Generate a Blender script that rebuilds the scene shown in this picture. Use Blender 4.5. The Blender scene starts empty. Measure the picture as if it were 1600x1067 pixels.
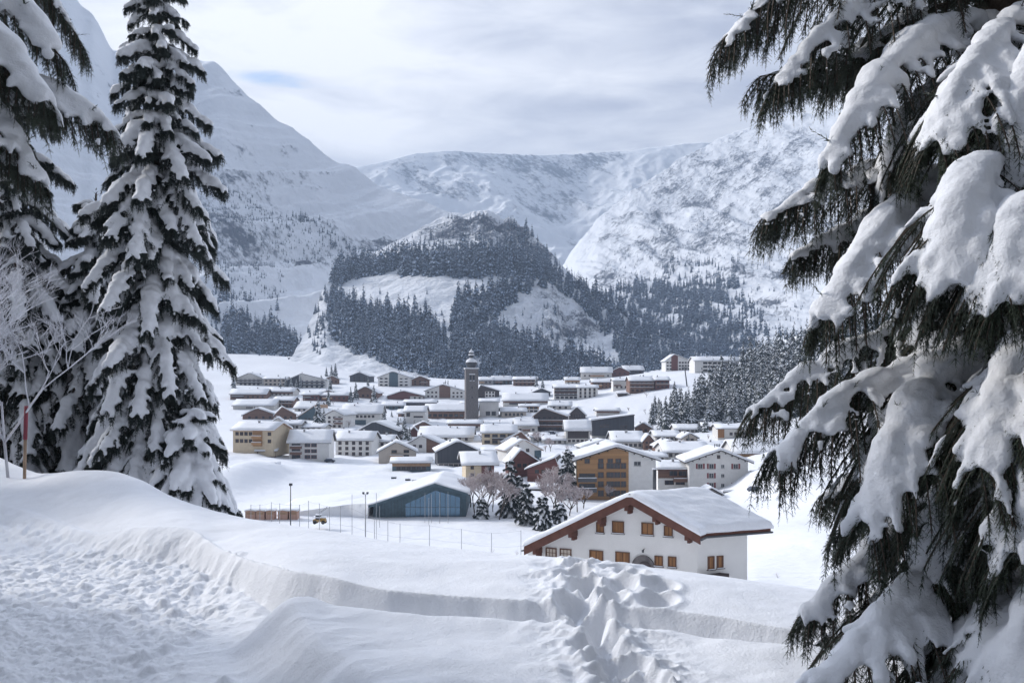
import bpy, math, random
import numpy as np
from mathutils import Vector, Matrix

# ------------------------------------------------------------------ camera, world, sun, exposure
F, HX, HY = 1555.6, 800.0, 600.0      # focal length, centre column and horizon row in photograph pixels
scene = bpy.context.scene
COL = scene.collection
cam_d = bpy.data.cameras.new("camera")
cam = bpy.data.objects.new("camera", cam_d)
COL.objects.link(cam)
cam_d.lens = 35.0; cam_d.sensor_width = 36.0
cam_d.shift_y = (HY - 533.5) / 1600.0
cam_d.clip_start = 0.1; cam_d.clip_end = 60000
cam.location = (0, 0, 0)
cam.rotation_euler = (math.radians(90), 0, 0)
scene.camera = cam

SUN_AZ = math.radians(-65)            # measured from +Y towards +X: the sun stands ahead and to the left
SUN_EL = math.radians(28)
sun_dir = Vector((math.sin(SUN_AZ) * math.cos(SUN_EL), math.cos(SUN_AZ) * math.cos(SUN_EL), math.sin(SUN_EL)))
sd = bpy.data.lights.new("sun", 'SUN')
sun = bpy.data.objects.new("sun", sd); COL.objects.link(sun)
sd.energy = 2.9; sd.angle = math.radians(7.0); sd.color = (1.0, 0.95, 0.89)
sun.rotation_euler = (-sun_dir).to_track_quat('-Z', 'Y').to_euler()
sun.location = (-60, 30, 60)

def pdir(px, py):
    v = Vector(((px - HX) / F, 1.0, (HY - py) / F)); v.normalize(); return v

class NT:
    """small wrapper for building node trees"""
    def __init__(s, tree): s.t = tree; s.n = tree.nodes; s.l = tree.links
    def new(s, typ, **kw):
        n = s.n.new(typ)
        for k, v in kw.items():
            if k == 'ins':
                for a, b in v.items():
                    if isinstance(b, bpy.types.NodeSocket): s.l.new(b, n.inputs[a])
                    else: n.inputs[a].default_value = b
            else: setattr(n, k, v)
        return n
    def math(s, op, a, b=0.0, c=0.0, clamp=False):
        n = s.n.new('ShaderNodeMath'); n.operation = op; n.use_clamp = clamp
        for i, v in enumerate((a, b, c)):
            if isinstance(v, bpy.types.NodeSocket): s.l.new(v, n.inputs[i])
            else: n.inputs[i].default_value = v
        return n.outputs[0]
    def mix(s, f, a, b):
        n = s.n.new('ShaderNodeMix'); n.data_type = 'RGBA'
        for i, v in ((0, f), (6, a), (7, b)):
            if isinstance(v, bpy.types.NodeSocket): s.l.new(v, n.inputs[i])
            else:
                n.inputs[i].default_value = v if i == 0 else (*v[:3], 1)
        return n.outputs[2]
    def ramp(s, x, lo, hi, a=0.0, b=1.0):
        n = s.n.new('ShaderNodeMapRange'); n.interpolation_type = 'SMOOTHSTEP'
        s.l.new(x, n.inputs[0])
        for i, v in ((1, lo), (2, hi), (3, a), (4, b)): n.inputs[i].default_value = v
        return n.outputs[0]

world = bpy.data.worlds.new("World"); scene.world = world
world.use_nodes = True
w = NT(world.node_tree); w.n.clear()
sky = w.new('ShaderNodeTexSky', sky_type='NISHITA', sun_disc=False)
sky.sun_elevation = SUN_EL; sky.sun_rotation = SUN_AZ; sky.altitude = 1500; sky.air_density = 1.0; sky.dust_density = 0.6
skyc = w.new('ShaderNodeVectorMath', operation='SCALE', ins={0: sky.outputs[0], 'Scale': 0.10})
tc = w.new('ShaderNodeTexCoord')
sep = w.new('ShaderNodeSeparateXYZ', ins={0: tc.outputs['Generated']})
zz = w.math('ADD', w.math('MAXIMUM', sep.outputs[2], 0.0), 0.22)
cx = w.math('DIVIDE', sep.outputs[0], zz); cy = w.math('DIVIDE', sep.outputs[1], zz)
cv = w.new('ShaderNodeCombineXYZ', ins={0: cx, 1: cy, 2: w.math('MULTIPLY', sep.outputs[2], 5.0)})
n1 = w.new('ShaderNodeTexNoise', ins={'Vector': cv.outputs[0], 'Scale': 1.7, 'Detail': 10.0, 'Roughness': 0.55, 'Distortion': 0.5})
n2 = w.new('ShaderNodeTexNoise', ins={'Vector': cv.outputs[0], 'Scale': 4.2, 'Detail': 9.0, 'Roughness': 0.6, 'Distortion': 0.8})
def blob(px, py, sx, sy):
    """soft patch of the cloud deck round a direction; sx, sy = half sizes in radians"""
    d = pdir(px, py)
    az = w.math('ARCTAN2', sep.outputs[0], sep.outputs[1])
    a = w.math('DIVIDE', w.math('SUBTRACT', az, math.atan2(d.x, d.y)), sx)
    e = w.math('DIVIDE', w.math('SUBTRACT', sep.outputs[2], d.z), sy)
    r2 = w.math('ADD', w.math('MULTIPLY', a, a), w.math('MULTIPLY', e, e))
    return w.math('EXPONENT', w.math('MULTIPLY', r2, -1.0))
b = n1.outputs[0]
b = w.math('ADD', w.math('MULTIPLY', b, 0.75), w.math('MULTIPLY', n2.outputs[0], 0.42))
for (px, py, sx, sy, k) in ((480, 40, .22, .05, .12), (560, 215, .09, .022, .16), (760, 190, .20, .03, -.05), (1010, 175, .16, .035, -.04),
                            (1120, 60, .20, .06, -.10), (800, 75, .12, .02, -.05), (350, 130, .1, .04, .05), (800, 120, .14, .014, .09)):
    b = w.math('ADD', b, w.math('MULTIPLY', blob(px, py, sx, sy), k))
cl = w.new('ShaderNodeValToRGB', ins={0: b})
r = cl.color_ramp; r.elements[0].position = 0.36; r.elements[0].color = (0.38, 0.40, 0.48, 1)
r.elements[1].position = 0.72; r.elements[1].color = (0.86, 0.86, 0.88, 1)
e = r.elements.new(0.52); e.color = (0.61, 0.625, 0.68, 1)
hole = w.math('ADD', w.math('MULTIPLY', blob(425, 120, .055, .009), 1.1), w.math('MULTIPLY', blob(480, 138, .05, .006), 0.7))
hole = w.math('ADD', hole, w.math('MULTIPLY', w.math('SUBTRACT', n2.outputs[0], 0.5), 2.6))
hole = w.ramp(hole, 0.45, 1.15, 0.0, 0.8)
blue = w.mix(0.55, skyc.outputs[0], (0.25, 0.48, 0.85))
c = w.mix(hole, cl.outputs[0], blue)
c = w.mix(w.ramp(sep.outputs[2], .40, .85, 0.04, .45), c, w.mix(0.5, skyc.outputs[0], (0.34, 0.50, 0.82)))
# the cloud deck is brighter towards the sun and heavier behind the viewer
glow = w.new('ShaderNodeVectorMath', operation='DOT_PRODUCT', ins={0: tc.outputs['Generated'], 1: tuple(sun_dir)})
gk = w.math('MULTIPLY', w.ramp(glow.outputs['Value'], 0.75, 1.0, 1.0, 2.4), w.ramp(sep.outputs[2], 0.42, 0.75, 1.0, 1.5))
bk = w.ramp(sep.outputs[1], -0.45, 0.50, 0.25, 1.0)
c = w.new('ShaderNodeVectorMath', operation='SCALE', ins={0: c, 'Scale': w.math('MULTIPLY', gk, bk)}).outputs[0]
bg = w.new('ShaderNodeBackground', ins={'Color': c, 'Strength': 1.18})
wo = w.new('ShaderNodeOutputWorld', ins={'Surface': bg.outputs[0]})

vs = scene.view_settings
vs.view_transform = 'Standard'; vs.look = 'None'; vs.gamma = 1.0; vs.exposure = 0.37; vs.use_curve_mapping = False
cy_ = scene.cycles
cy_.use_denoising = True
cy_.max_bounces = 5; cy_.diffuse_bounces = 3; cy_.glossy_bounces = 2; cy_.transmission_bounces = 2; cy_.volume_bounces = 0
cy_.transparent_max_bounces = 4
cy_.sample_clamp_indirect = 4.0

# ------------------------------------------------------------------ maths helpers
def P3(px, py, Y): return Vector(((px - HX) / F * Y, Y, (HY - py) / F * Y))

_rng = np.random.RandomState(7)
_perm = np.concatenate([_rng.permutation(256)] * 3)
_ang = _rng.rand(256) * 2 * math.pi
_g2 = np.stack([np.cos(_ang), np.sin(_ang)], 1)
def perlin(x, y):
    x = np.asarray(x, float); y = np.asarray(y, float)
    xi = np.floor(x).astype(int); yi = np.floor(y).astype(int)
    xf = x - xi; yf = y - yi
    u = xf ** 3 * (xf * (xf * 6 - 15) + 10); v = yf ** 3 * (yf * (yf * 6 - 15) + 10)
    def g(i, j, a, b):
        h = _perm[(_perm[i & 255] + (j & 255))] & 255
        return _g2[h, 0] * a + _g2[h, 1] * b
    n00 = g(xi, yi, xf, yf); n10 = g(xi + 1, yi, xf - 1, yf)
    n01 = g(xi, yi + 1, xf, yf - 1); n11 = g(xi + 1, yi + 1, xf - 1, yf - 1)
    return ((n00 * (1 - u) + n10 * u) * (1 - v) + (n01 * (1 - u) + n11 * u) * v) * 1.4
def fbm(x, y, o=5, gain=.5, lac=2.03):
    s = 0; a = 1.0
    for k in range(o):
        s = s + a * perlin(x + 17.3 * k, y - 9.1 * k); x = x * lac; y = y * lac; a *= gain
    return s
def ridged(x, y, o=5, gain=.5):
    s = 0; a = 1.0
    for k in range(o):
        s = s + a * (1 - np.abs(perlin(x + 7.3 * k, y + 3.1 * k)) * 2); x = x * 2.1; y = y * 2.1; a *= gain
    return s
def sstep(a, b, x):
    t = np.clip((x - a) / (b - a), 0, 1); return t * t * (3 - 2 * t)
def gauss1(A, s, axis):
    k = int(3 * s) + 1; ker = np.exp(-0.5 * (np.arange(-k, k + 1) / s) ** 2); ker /= ker.sum()
    pad = [(0, 0)] * A.ndim; pad[axis] = (k, k)
    B = np.pad(A, pad, mode='edge')
    out = 0
    for i, c in enumerate(ker):
        sl = [slice(None)] * A.ndim; sl[axis] = slice(i, i + A.shape[axis]); out = out + c * B[tuple(sl)]
    return out

# ------------------------------------------------------------------ mesh helpers
def mesh_np(name, V, faces, mats, midx=None, smooth=True):
    """V (n,3); faces (m,k) int array of one polygon size"""
    V = np.asarray(V, dtype=np.float32); faces = np.asarray(faces, dtype=np.int32)
    me = bpy.data.meshes.new(name)
    m, k = faces.shape
    me.vertices.add(len(V)); me.vertices.foreach_set('co', V.ravel())
    me.loops.add(m * k); me.loops.foreach_set('vertex_index', faces.ravel())
    me.polygons.add(m); me.polygons.foreach_set('loop_start', np.arange(0, m * k, k, dtype=np.int32))
    me.polygons.foreach_set('loop_total', np.full(m, k, dtype=np.int32))
    for mm in mats: me.materials.append(mm)
    if midx is not None: me.polygons.foreach_set('material_index', np.asarray(midx, dtype=np.int32))
    me.polygons.foreach_set('use_smooth', np.full(m, smooth, dtype=bool))
    me.update(calc_edges=True)
    return me
def grid_faces(nx, ny):
    i = np.arange(nx - 1)[:, None]; j = np.arange(ny - 1)[None, :]
    a = i * ny + j
    return np.stack([a, a + ny, a + ny + 1, a + 1], -1).reshape(-1, 4)
def link(name, me, parent=None, loc=None, rz=0.0):
    o = bpy.data.objects.new(name, me); COL.objects.link(o)
    if parent is not None: o.parent = parent
    if loc is not None: o.location = loc
    if rz: o.rotation_euler = (0, 0, rz)
    return o
def tag(o, label=None, cat=None, group=None, kind=None):
    if label: o['label'] = label
    if cat: o['category'] = cat
    if group: o['group'] = group
    if kind: o['kind'] = kind
    return o
def empty(name, loc=(0, 0, 0), rz=0.0):
    o = bpy.data.objects.new(name, None); COL.objects.link(o)
    o.location = loc; o.rotation_euler = (0, 0, rz); o.empty_display_size = 0.3
    return o
class MB:
    def __init__(s): s.v = []; s.f = []; s.m = []
    def poly(s, pts, m=0):
        b = len(s.v); s.v += [tuple(p) for p in pts]; s.f.append(tuple(range(b, b + len(pts)))); s.m.append(m)
    def box(s, x0, x1, y0, y1, z0, z1, m=0):
        b = len(s.v)
        s.v += [(x, y, z) for z in (z0, z1) for y in (y0, y1) for x in (x0, x1)]
        for q in ((0, 2, 3, 1), (4, 5, 7, 6), (0, 1, 5, 4), (2, 6, 7, 3), (0, 4, 6, 2), (1, 3, 7, 5)):
            s.f.append(tuple(b + i for i in q)); s.m.append(m)
    def prism(s, poly, a0, a1, axis, m=0):
        """poly: list of (u,z); extruded along axis ('y': u=x, 'x': u=y) from a0 to a1"""
        n = len(poly); b = len(s.v)
        for a in (a0, a1):
            for (u, z) in poly: s.v.append((u, a, z) if axis == 'y' else (a, u, z))
        s.f.append(tuple(b + i for i in range(n))); s.f.append(tuple(b + n + n - 1 - i for i in range(n)))
        s.m += [m, m]
        for i in range(n):
            j = (i + 1) % n
            s.f.append((b + i, b + n + i, b + n + j, b + j)); s.m.append(m)
    def tube(s, pts, rad, n=6, m=0, cap=True):
        pts = [Vector(p) for p in pts]; b = len(s.v)
        for i, p in enumerate(pts):
            d = (pts[min(i + 1, len(pts) - 1)] - pts[max(i - 1, 0)]); d.normalize()
            a = d.cross(Vector((0, 0, 1)));
            if a.length < 1e-3: a = d.cross(Vector((1, 0, 0)))
            a.normalize(); c = d.cross(a)
            rr = rad[i] if hasattr(rad, '__len__') else rad
            for k in range(n):
                t = 2 * math.pi * k / n
                s.v.append(tuple(p + a * (rr * math.cos(t)) + c * (rr * math.sin(t))))
        for i in range(len(pts) - 1):
            for k in range(n):
                q = (k + 1) % n
                s.f.append((b + i * n + k, b + i * n + q, b + (i + 1) * n + q, b + (i + 1) * n + k)); s.m.append(m)
        if cap:
            s.f.append(tuple(b + k for k in range(n))); s.m.append(m)
            e = b + (len(pts) - 1) * n
            s.f.append(tuple(e + n - 1 - k for k in range(n))); s.m.append(m)
    def lathe(s, prof, n=20, cx=0, cy=0, m=0):
        b = len(s.v)
        for (r, z) in prof:
            for k in range(n):
                t = 2 * math.pi * k / n; s.v.append((cx + r * math.cos(t), cy + r * math.sin(t), z))
        for i in range(len(prof) - 1):
            for k in range(n):
                q = (k + 1) % n
                s.f.append((b + i * n + k, b + i * n + q, b + (i + 1) * n + q, b + (i + 1) * n + k)); s.m.append(m)
    def build(s, name, mats, parent=None, smooth=False, fix=True, loc=None, rz=0.0, bevel=0.0):
        me = bpy.data.meshes.new(name); me.from_pydata(s.v, [], s.f)
        if not isinstance(mats, (list, tuple)): mats = [mats]
        for mm in mats: me.materials.append(mm)
        me.polygons.foreach_set('material_index', s.m)
        if smooth: me.polygons.foreach_set('use_smooth', [True] * len(s.f))
        if fix:
            import bmesh
            bm = bmesh.new(); bm.from_mesh(me); bmesh.ops.recalc_face_normals(bm, faces=bm.faces); bm.to_mesh(me); bm.free()
        me.update()
        o = link(name, me, parent, loc, rz)
        if bevel:
            md = o.modifiers.new('bevel', 'BEVEL'); md.width = bevel; md.segments = 3; md.limit_method = 'ANGLE'
            me.polygons.foreach_set('use_smooth', [True] * len(s.f))
        return o

# ------------------------------------------------------------------ materials
def base_mat(name, col, rough=0.8, metal=0.0, spec=None):
    m = bpy.data.materials.new(name); m.use_nodes = True
    t = NT(m.node_tree); p = t.n['Principled BSDF']
    p.inputs['Base Color'].default_value = (*col, 1); p.inputs['Roughness'].default_value = rough
    p.inputs['Metallic'].default_value = metal
    if spec is not None: p.inputs['Specular IOR Level'].default_value = spec
    return m, t, p
def noisy(name, col, var=0.25, scale=2.0, rough=0.85, bump=0.0, bscale=None, col2=None, stretch=(1, 1, 1)):
    m, t, p = base_mat(name, col, rough)
    tc = t.new('ShaderNodeTexCoord')
    mp = t.new('ShaderNodeMapping', ins={0: tc.outputs['Object'], 'Scale': stretch})
    n = t.new('ShaderNodeTexNoise', ins={'Vector': mp.outputs[0], 'Scale': scale, 'Detail': 6.0, 'Roughness': 0.6})
    f = t.ramp(n.outputs[0], 0.3, 0.7)
    a = tuple(c * (1 - var) for c in col); b = col2 or tuple(min(1, c * (1 + var * .6)) for c in col)
    t.l.new(t.mix(f, a, b), p.inputs['Base Color'])
    if bump:
        n2 = t.new('ShaderNodeTexNoise', ins={'Vector': mp.outputs[0], 'Scale': bscale or scale * 4, 'Detail': 5.0})
        bp = t.new('ShaderNodeBump', ins={'Height': n2.outputs[0], 'Strength': 0.6, 'Distance': bump})
        t.l.new(bp.outputs[0], p.inputs['Normal'])
    return m
def boards(name, col, per_m=5.0, axis='z', var=0.35):
    """timber cladding: boards of differing tone with dark joints"""
    m, t, p = base_mat(name, col, 0.8)
    tc = t.new('ShaderNodeTexCoord'); s = t.new('ShaderNodeSeparateXYZ', ins={0: tc.outputs['Object']})
    if axis == 'z': u = s.outputs[2]; v = t.math('ADD', s.outputs[0], s.outputs[1])
    else: u = t.math('ADD', s.outputs[0], s.outputs[1]); v = s.outputs[2]
    k = t.math('MULTIPLY', u, per_m); fl = t.math('FLOOR', k); fr = t.math('SUBTRACT', k, fl)
    wn = t.new('ShaderNodeTexWhiteNoise', noise_dimensions='1D', ins={'W': fl})
    cb = t.new('ShaderNodeCombineXYZ', ins={0: t.math('MULTIPLY', u, 9.0), 1: t.math('MULTIPLY', v, 0.7), 2: fl})
    gn = t.new('ShaderNodeTexNoise', ins={'Vector': cb.outputs[0], 'Scale': 1.0, 'Detail': 5.0})
    f = t.math('ADD', t.math('MULTIPLY', wn.outputs[0], 0.6), t.math('MULTIPLY', gn.outputs[0], 0.5), clamp=True)
    c = t.mix(f, tuple(x * (1 - var) for x in col), tuple(min(1, x * (1 + var)) for x in col))
    j = t.math('LESS_THAN', fr, 0.1)
    t.l.new(t.mix(t.math('MULTIPLY', j, 0.6), c, tuple(x * .25 for x in col)), p.inputs['Base Color'])
    bp = t.new('ShaderNodeBump', ins={'Height': fr, 'Strength': 0.4, 'Distance': 0.02})
    t.l.new(bp.outputs[0], p.inputs['Normal'])
    return m
def snow_mat(name, bump=((3.0, 0.05), (40.0, 0.006)), col=(0.84, 0.86, 0.90), sss=0.0):
    m, t, p = base_mat(name, col, 0.75, spec=0.25)
    geo = t.new('ShaderNodeNewGeometry')
    nrm = None
    for sc, d in bump:
        n = t.new('ShaderNodeTexNoise', ins={'Vector': geo.outputs['Position'], 'Scale': sc, 'Detail': 5.0, 'Roughness': 0.6})
        bp = t.new('ShaderNodeBump', ins={'Height': n.outputs[0], 'Strength': 1.0, 'Distance': d})
        if nrm is not None: t.l.new(nrm, bp.inputs['Normal'])
        nrm = bp.outputs[0]
    if nrm is not None: t.l.new(nrm, p.inputs['Normal'])
    n = t.new('ShaderNodeTexNoise', ins={'Vector': geo.outputs['Position'], 'Scale': bump[0][0] * 0.7, 'Detail': 4.0})
    t.l.new(t.mix(t.ramp(n.outputs[0], 0.35, 0.7), tuple(c * .955 for c in col), col), p.inputs['Base Color'])
    return m
M = {}
M['snow_near'] = snow_mat('snow_near', ((5.0, 0.02), (45.0, 0.008), (160.0, 0.003)))
M['snow_load'] = snow_mat('snow_load', ((9.0, 0.02), (50.0, 0.0035)))
M['snow_valley'] = snow_mat('snow_valley', ((0.03, 1.5), (0.25, 0.35), (1.5, 0.06)))
M['snow_roof'] = snow_mat('snow_roof', ((0.8, 0.15), (5.0, 0.03)))
M['white'] = noisy('white_plaster', (0.78, 0.77, 0.75), 0.06, 0.7, bump=.01)
M['offwhite'] = noisy('offwhite_plaster', (0.66, 0.64, 0.61), 0.08, 0.7)
M['cream'] = noisy('cream_plaster', (0.62, 0.52, 0.38), 0.08, 0.7)
M['beige'] = noisy('beige_plaster', (0.56, 0.50, 0.44), 0.08, 0.7)
M['stone'] = noisy('rough_stone', (0.17, 0.155, 0.155), 0.4, 1.6, bump=.06)
M['grey'] = noisy('grey_plaster', (0.35, 0.35, 0.36), 0.15, 1.0)
M['brown'] = boards('brown_timber', (0.20, 0.115, 0.085), 4.0)
M['redbrown'] = boards('redbrown_timber', (0.17, 0.065, 0.055), 4.0)
M['darkwood'] = boards('dark_timber', (0.07, 0.055, 0.055), 4.0)
M['slate'] = boards('slate_timber', (0.065, 0.07, 0.085), 3.0, 'x')
M['teal'] = noisy('blue_grey_cladding', (0.09, 0.14, 0.17), 0.2, 1.0)
M['oak'] = boards('larch_timber', (0.42, 0.24, 0.115), 3.5)
M['orange'] = boards('honey_timber', (0.30, 0.15, 0.065), 7.0, 'x')
M['fascia'] = noisy('fascia_board', (0.13, 0.055, 0.040), 0.2, 1.5)
M['dfascia'] = noisy('dark_fascia', (0.05, 0.04, 0.035), 0.2, 1.5)
M['tan'] = noisy('tan_fascia', (0.42, 0.27, 0.17), 0.2, 1.5)
M['glass'] = base_mat('window_glass', (0.03, 0.035, 0.045), 0.12, 0.0)[0]
M['bigglass'] = base_mat('hall_glass', (0.10, 0.17, 0.24), 0.04, 0.75)[0]
M['framew'] = base_mat('white_frame', (0.7, 0.7, 0.7), 0.5)[0]
M['frameb'] = base_mat('brown_frame', (0.13, 0.06, 0.035), 0.6)[0]
M['framer'] = base_mat('red_shutter', (0.22, 0.05, 0.055), 0.6)[0]
M['metal'] = base_mat('dark_metal', (0.10, 0.105, 0.115), 0.45, 0.6)[0]
M['galv'] = base_mat('galvanised_metal', (0.35, 0.36, 0.38), 0.5, 0.7)[0]
M['dome'] = noisy('dark_dome_sheet', (0.035, 0.035, 0.04), 0.3, 3.0, rough=.5)
M['yellow'] = noisy('yellow_paint', (0.40, 0.24, 0.06), 0.15, 3.0, rough=.5)
M['rubber'] = base_mat('black_rubber', (0.02, 0.02, 0.02), 0.9)[0]
M['red'] = noisy('faded_red_paint', (0.24, 0.05, 0.07), 0.2, 8.0)
M['pole'] = noisy('pole_wood', (0.38, 0.27, 0.19), 0.25, 8.0)
M['carpaint'] = base_mat('dark_car_paint', (0.04, 0.05, 0.08), 0.3, 0.3)[0]
M['curtain'] = noisy('curtained_pane', (0.62, 0.55, 0.47), 0.1, 3.0)
M['bark'] = noisy('bark', (0.075, 0.055, 0.042), 0.4, 14.0, bump=.01)
M['needle_near'] = noisy('needle_near', (0.040, 0.056, 0.042), 0.35, 5.0, rough=.65, col2=(0.062, 0.082, 0.054))
M['needle_mid'] = noisy('needle_mid', (0.036, 0.050, 0.046), 0.35, 2.0, rough=.75)
M['needle_far_hazed'] = noisy('needle_far_hazed', (0.050, 0.085, 0.130), 0.3, .3, rough=.8)  # distance haze is tinted into the needle colour as extra blue
M['twig'] = noisy('frosted_twig', (0.46, 0.38, 0.37), 0.3, 1.5, col2=(0.66, 0.60, 0.61))
M['frost'] = noisy('hoar_frost_twig', (0.62, 0.62, 0.66), 0.2, 1.5, col2=(0.74, 0.75, 0.80))
M['snow_tree'] = base_mat('snow_on_tree', (0.80, 0.83, 0.88), 0.8, spec=.2)[0]

def frosted_needles(name, col, amount, scale):
    """dark needles carrying snow where the face looks up and in patches"""
    m, t, p = base_mat(name, col, 0.8)
    geo = t.new('ShaderNodeNewGeometry'); s = t.new('ShaderNodeSeparateXYZ', ins={0: geo.outputs['Normal']})
    n = t.new('ShaderNodeTexNoise', ins={'Vector': geo.outputs['Position'], 'Scale': scale, 'Detail': 3.0})
    k = t.math('ADD', t.math('MULTIPLY', t.math('ABSOLUTE', s.outputs[2]), 0.55), n.outputs[0])
    f = t.ramp(k, 1.12 - amount, 1.32 - amount)
    t.l.new(t.mix(f, col, (0.72, 0.76, 0.82)), p.inputs['Base Color'])
    return m
M['forest'] = frosted_needles('frosted_forest', (0.030, 0.046, 0.058), 0.30, 0.35)

def mountain_mat(name, rock=(0.10, 0.115, 0.15), rot=0.0, stretch=(1, 1, 1), sc=0.012):
    m, t, p = base_mat(name, (0.8, 0.83, 0.88), 0.85, spec=.1)
    geo = t.new('ShaderNodeNewGeometry')
    mr = t.new('ShaderNodeMapping', ins={0: geo.outputs['Position'], 'Rotation': (0, rot, 0)})
    mp = t.new('ShaderNodeMapping', ins={0: mr.outputs[0], 'Scale': stretch})
    n = t.new('ShaderNodeTexNoise', ins={'Vector': mp.outputs[0], 'Scale': sc, 'Detail': 12.0, 'Roughness': 0.68, 'Distortion': 0.3})
    n3 = t.new('ShaderNodeTexNoise', ins={'Vector': mp.outputs[0], 'Scale': sc * 9, 'Detail': 6.0, 'Roughness': 0.7})
    at = t.new('ShaderNodeAttribute', attribute_name='rock')
    k = t.math('ADD', t.math('MULTIPLY', n.outputs[0], 0.6), t.math('MULTIPLY', n3.outputs[0], 0.4))
    k = t.math('ADD', k, t.math('MULTIPLY', at.outputs['Fac'], 0.30))
    f = t.ramp(k, 0.575, 0.70)
    t.l.new(t.mix(f, (0.80, 0.83, 0.88), rock), p.inputs['Base Color'])
    h = t.math('SUBTRACT', n.outputs[0], t.math('MULTIPLY', f, 0.05))
    bp = t.new('ShaderNodeBump', ins={'Height': h, 'Strength': 0.8, 'Distance': 8.0})
    n4 = t.new('ShaderNodeTexNoise', ins={'Vector': mp.outputs[0], 'Scale': sc * .35, 'Detail': 7.0, 'Roughness': 0.55})
    bq = t.new('ShaderNodeBump', ins={'Height': n4.outputs[0], 'Strength': 0.7, 'Distance': 30.0, 'Normal': bp.outputs[0]})
    t.l.new(bq.outputs[0], p.inputs['Normal'])
    return m
# ------------------------------------------------------------------ foreground snow
def ip(x, tab): a = np.array(tab, float); return np.interp(x, a[:, 0], a[:, 1])
CREST = np.array([(-1500, 640, 34), (-700, 668, 28), (-300, 690, 25), (-60, 704, 23), (0, 712, 22), (30, 728, 21), (48, 744, 20), (62, 742, 19), (130, 735.5, 18), (185, 734.5, 17.5), (215, 745, 16.9),
    (240, 762, 16), (300, 790, 14.7), (370, 808, 13.6), (450, 822, 12.8), (500, 829, 12.3), (640, 851, 11.5), (800, 868, 10.9), (900, 877, 10.5),
    (1000, 886, 10.2), (1100, 899, 10), (1200, 914, 9.8), (1300, 929, 9.6), (1600, 960, 9.2), (2100, 1000, 9), (4500, 1150, 8.5)], float)
LIP = np.array([(-700, 735, 20), (-300, 745, 19), (0, 787, 17), (50, 800, 16), (90, 815, 15.2), (152, 838, 13.8), (190, 829, 13.4), (225, 822, 13.1), (300, 826, 12.6), (326, 846, 12.1),
    (345, 866, 11.6), (400, 883, 10.6), (450, 892, 9.95), (520, 902, 9.6), (583, 920, 9.4), (716, 931, 9.25), (850, 938, 9.05), (905, 944, 9.0), (960, 944, 8.9), (1034, 953, 8.75), (1114, 963, 8.55),
    (1220, 981, 8.25), (1300, 990, 8.1), (1600, 1025, 7.5), (4500, 1200, 6)], float)
NEAR = np.array([(300, 945, 9.1), (377, 935, 9.1), (450, 939, 8.95), (530, 950, 8.7), (662, 960, 8.45), (875, 967, 8.27), (905, 985, 8.0), (930, 984, 8.0), (955, 972, 8.2), (1034, 977, 8.1), (1114, 990, 7.85), (1194, 1000, 7.6),
    (1300, 1015, 7.3), (1600, 1050, 6.8), (4500, 1200, 5)], float)
# offset of the bank's foot in front of its lip, metres
FOOTD = [(-700, 1.0), (0, 1.1), (90, .9), (152, .7), (232, .85), (326, .6), (385, .5), (450, .38), (600, .26), (1300, .24), (2000, .3)]
BX = [(4.5, -.75), (5.5, -1.1), (6.5, -1.48), (7.1, -1.75), (7.8, -2.19), (8.55, -2.48), (9.5, -2.7), (11, -3.0)]
_r2 = np.random.RandomState(11)
def trail_pts():
    base = [(905, 884), (912, 893), (898, 905), (914, 915), (900, 930), (922, 940), (908, 955), (930, 968), (922, 982), (946, 992), (932, 1004), (962, 1012), (948, 1026),
            (976, 1030), (958, 1044), (990, 1050), (968, 1064), (1000, 1075), (978, 1092), (1010, 1110)]
    out = []
    for (px, py) in base:
        Y = 1.93 * F / (py - HY); out.append(((px - HX) / F * Y, Y, 0.12 + 0.04 * _r2.rand(), 0.24 + .06 * _r2.rand()))
    for k in range(26):
        py = _r2.uniform(890, 1075); px = np.interp(py, [885, 950, 1070], [910, 915, 985]) + _r2.normal() * (10 + (py - 880) * .16)
        Y = 1.93 * F / (py - HY); out.append(((px - HX) / F * Y, Y, .05 + .05 * _r2.rand(), .05 + .07 * _r2.rand()))
    for (px, py) in [(975, 885), (965, 895), (985, 903), (970, 915), (1030, 917), (1028, 929), (955, 925), (1000, 906)]:
        Y = 1.9 * F / (py - HY); out.append(((px - HX) / F * Y, Y, 0.11 + 0.03 * _r2.rand(), 0.15))
    return out
_uu = np.arange(-3400, 5400, 2.0)
def sm_tab(tab, c, s=9): return gauss1(np.interp(_uu, tab[:, 0], tab[:, c]), s, 0)
_T = {(id_, c): sm_tab(t_, c, s_) for id_, t_, s_ in (('c', CREST, 11), ('l', LIP, 8), ('n', NEAR, 5)) for c in (1, 2)}
_FD = sm_tab(np.array(FOOTD), 1, 10)
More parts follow.
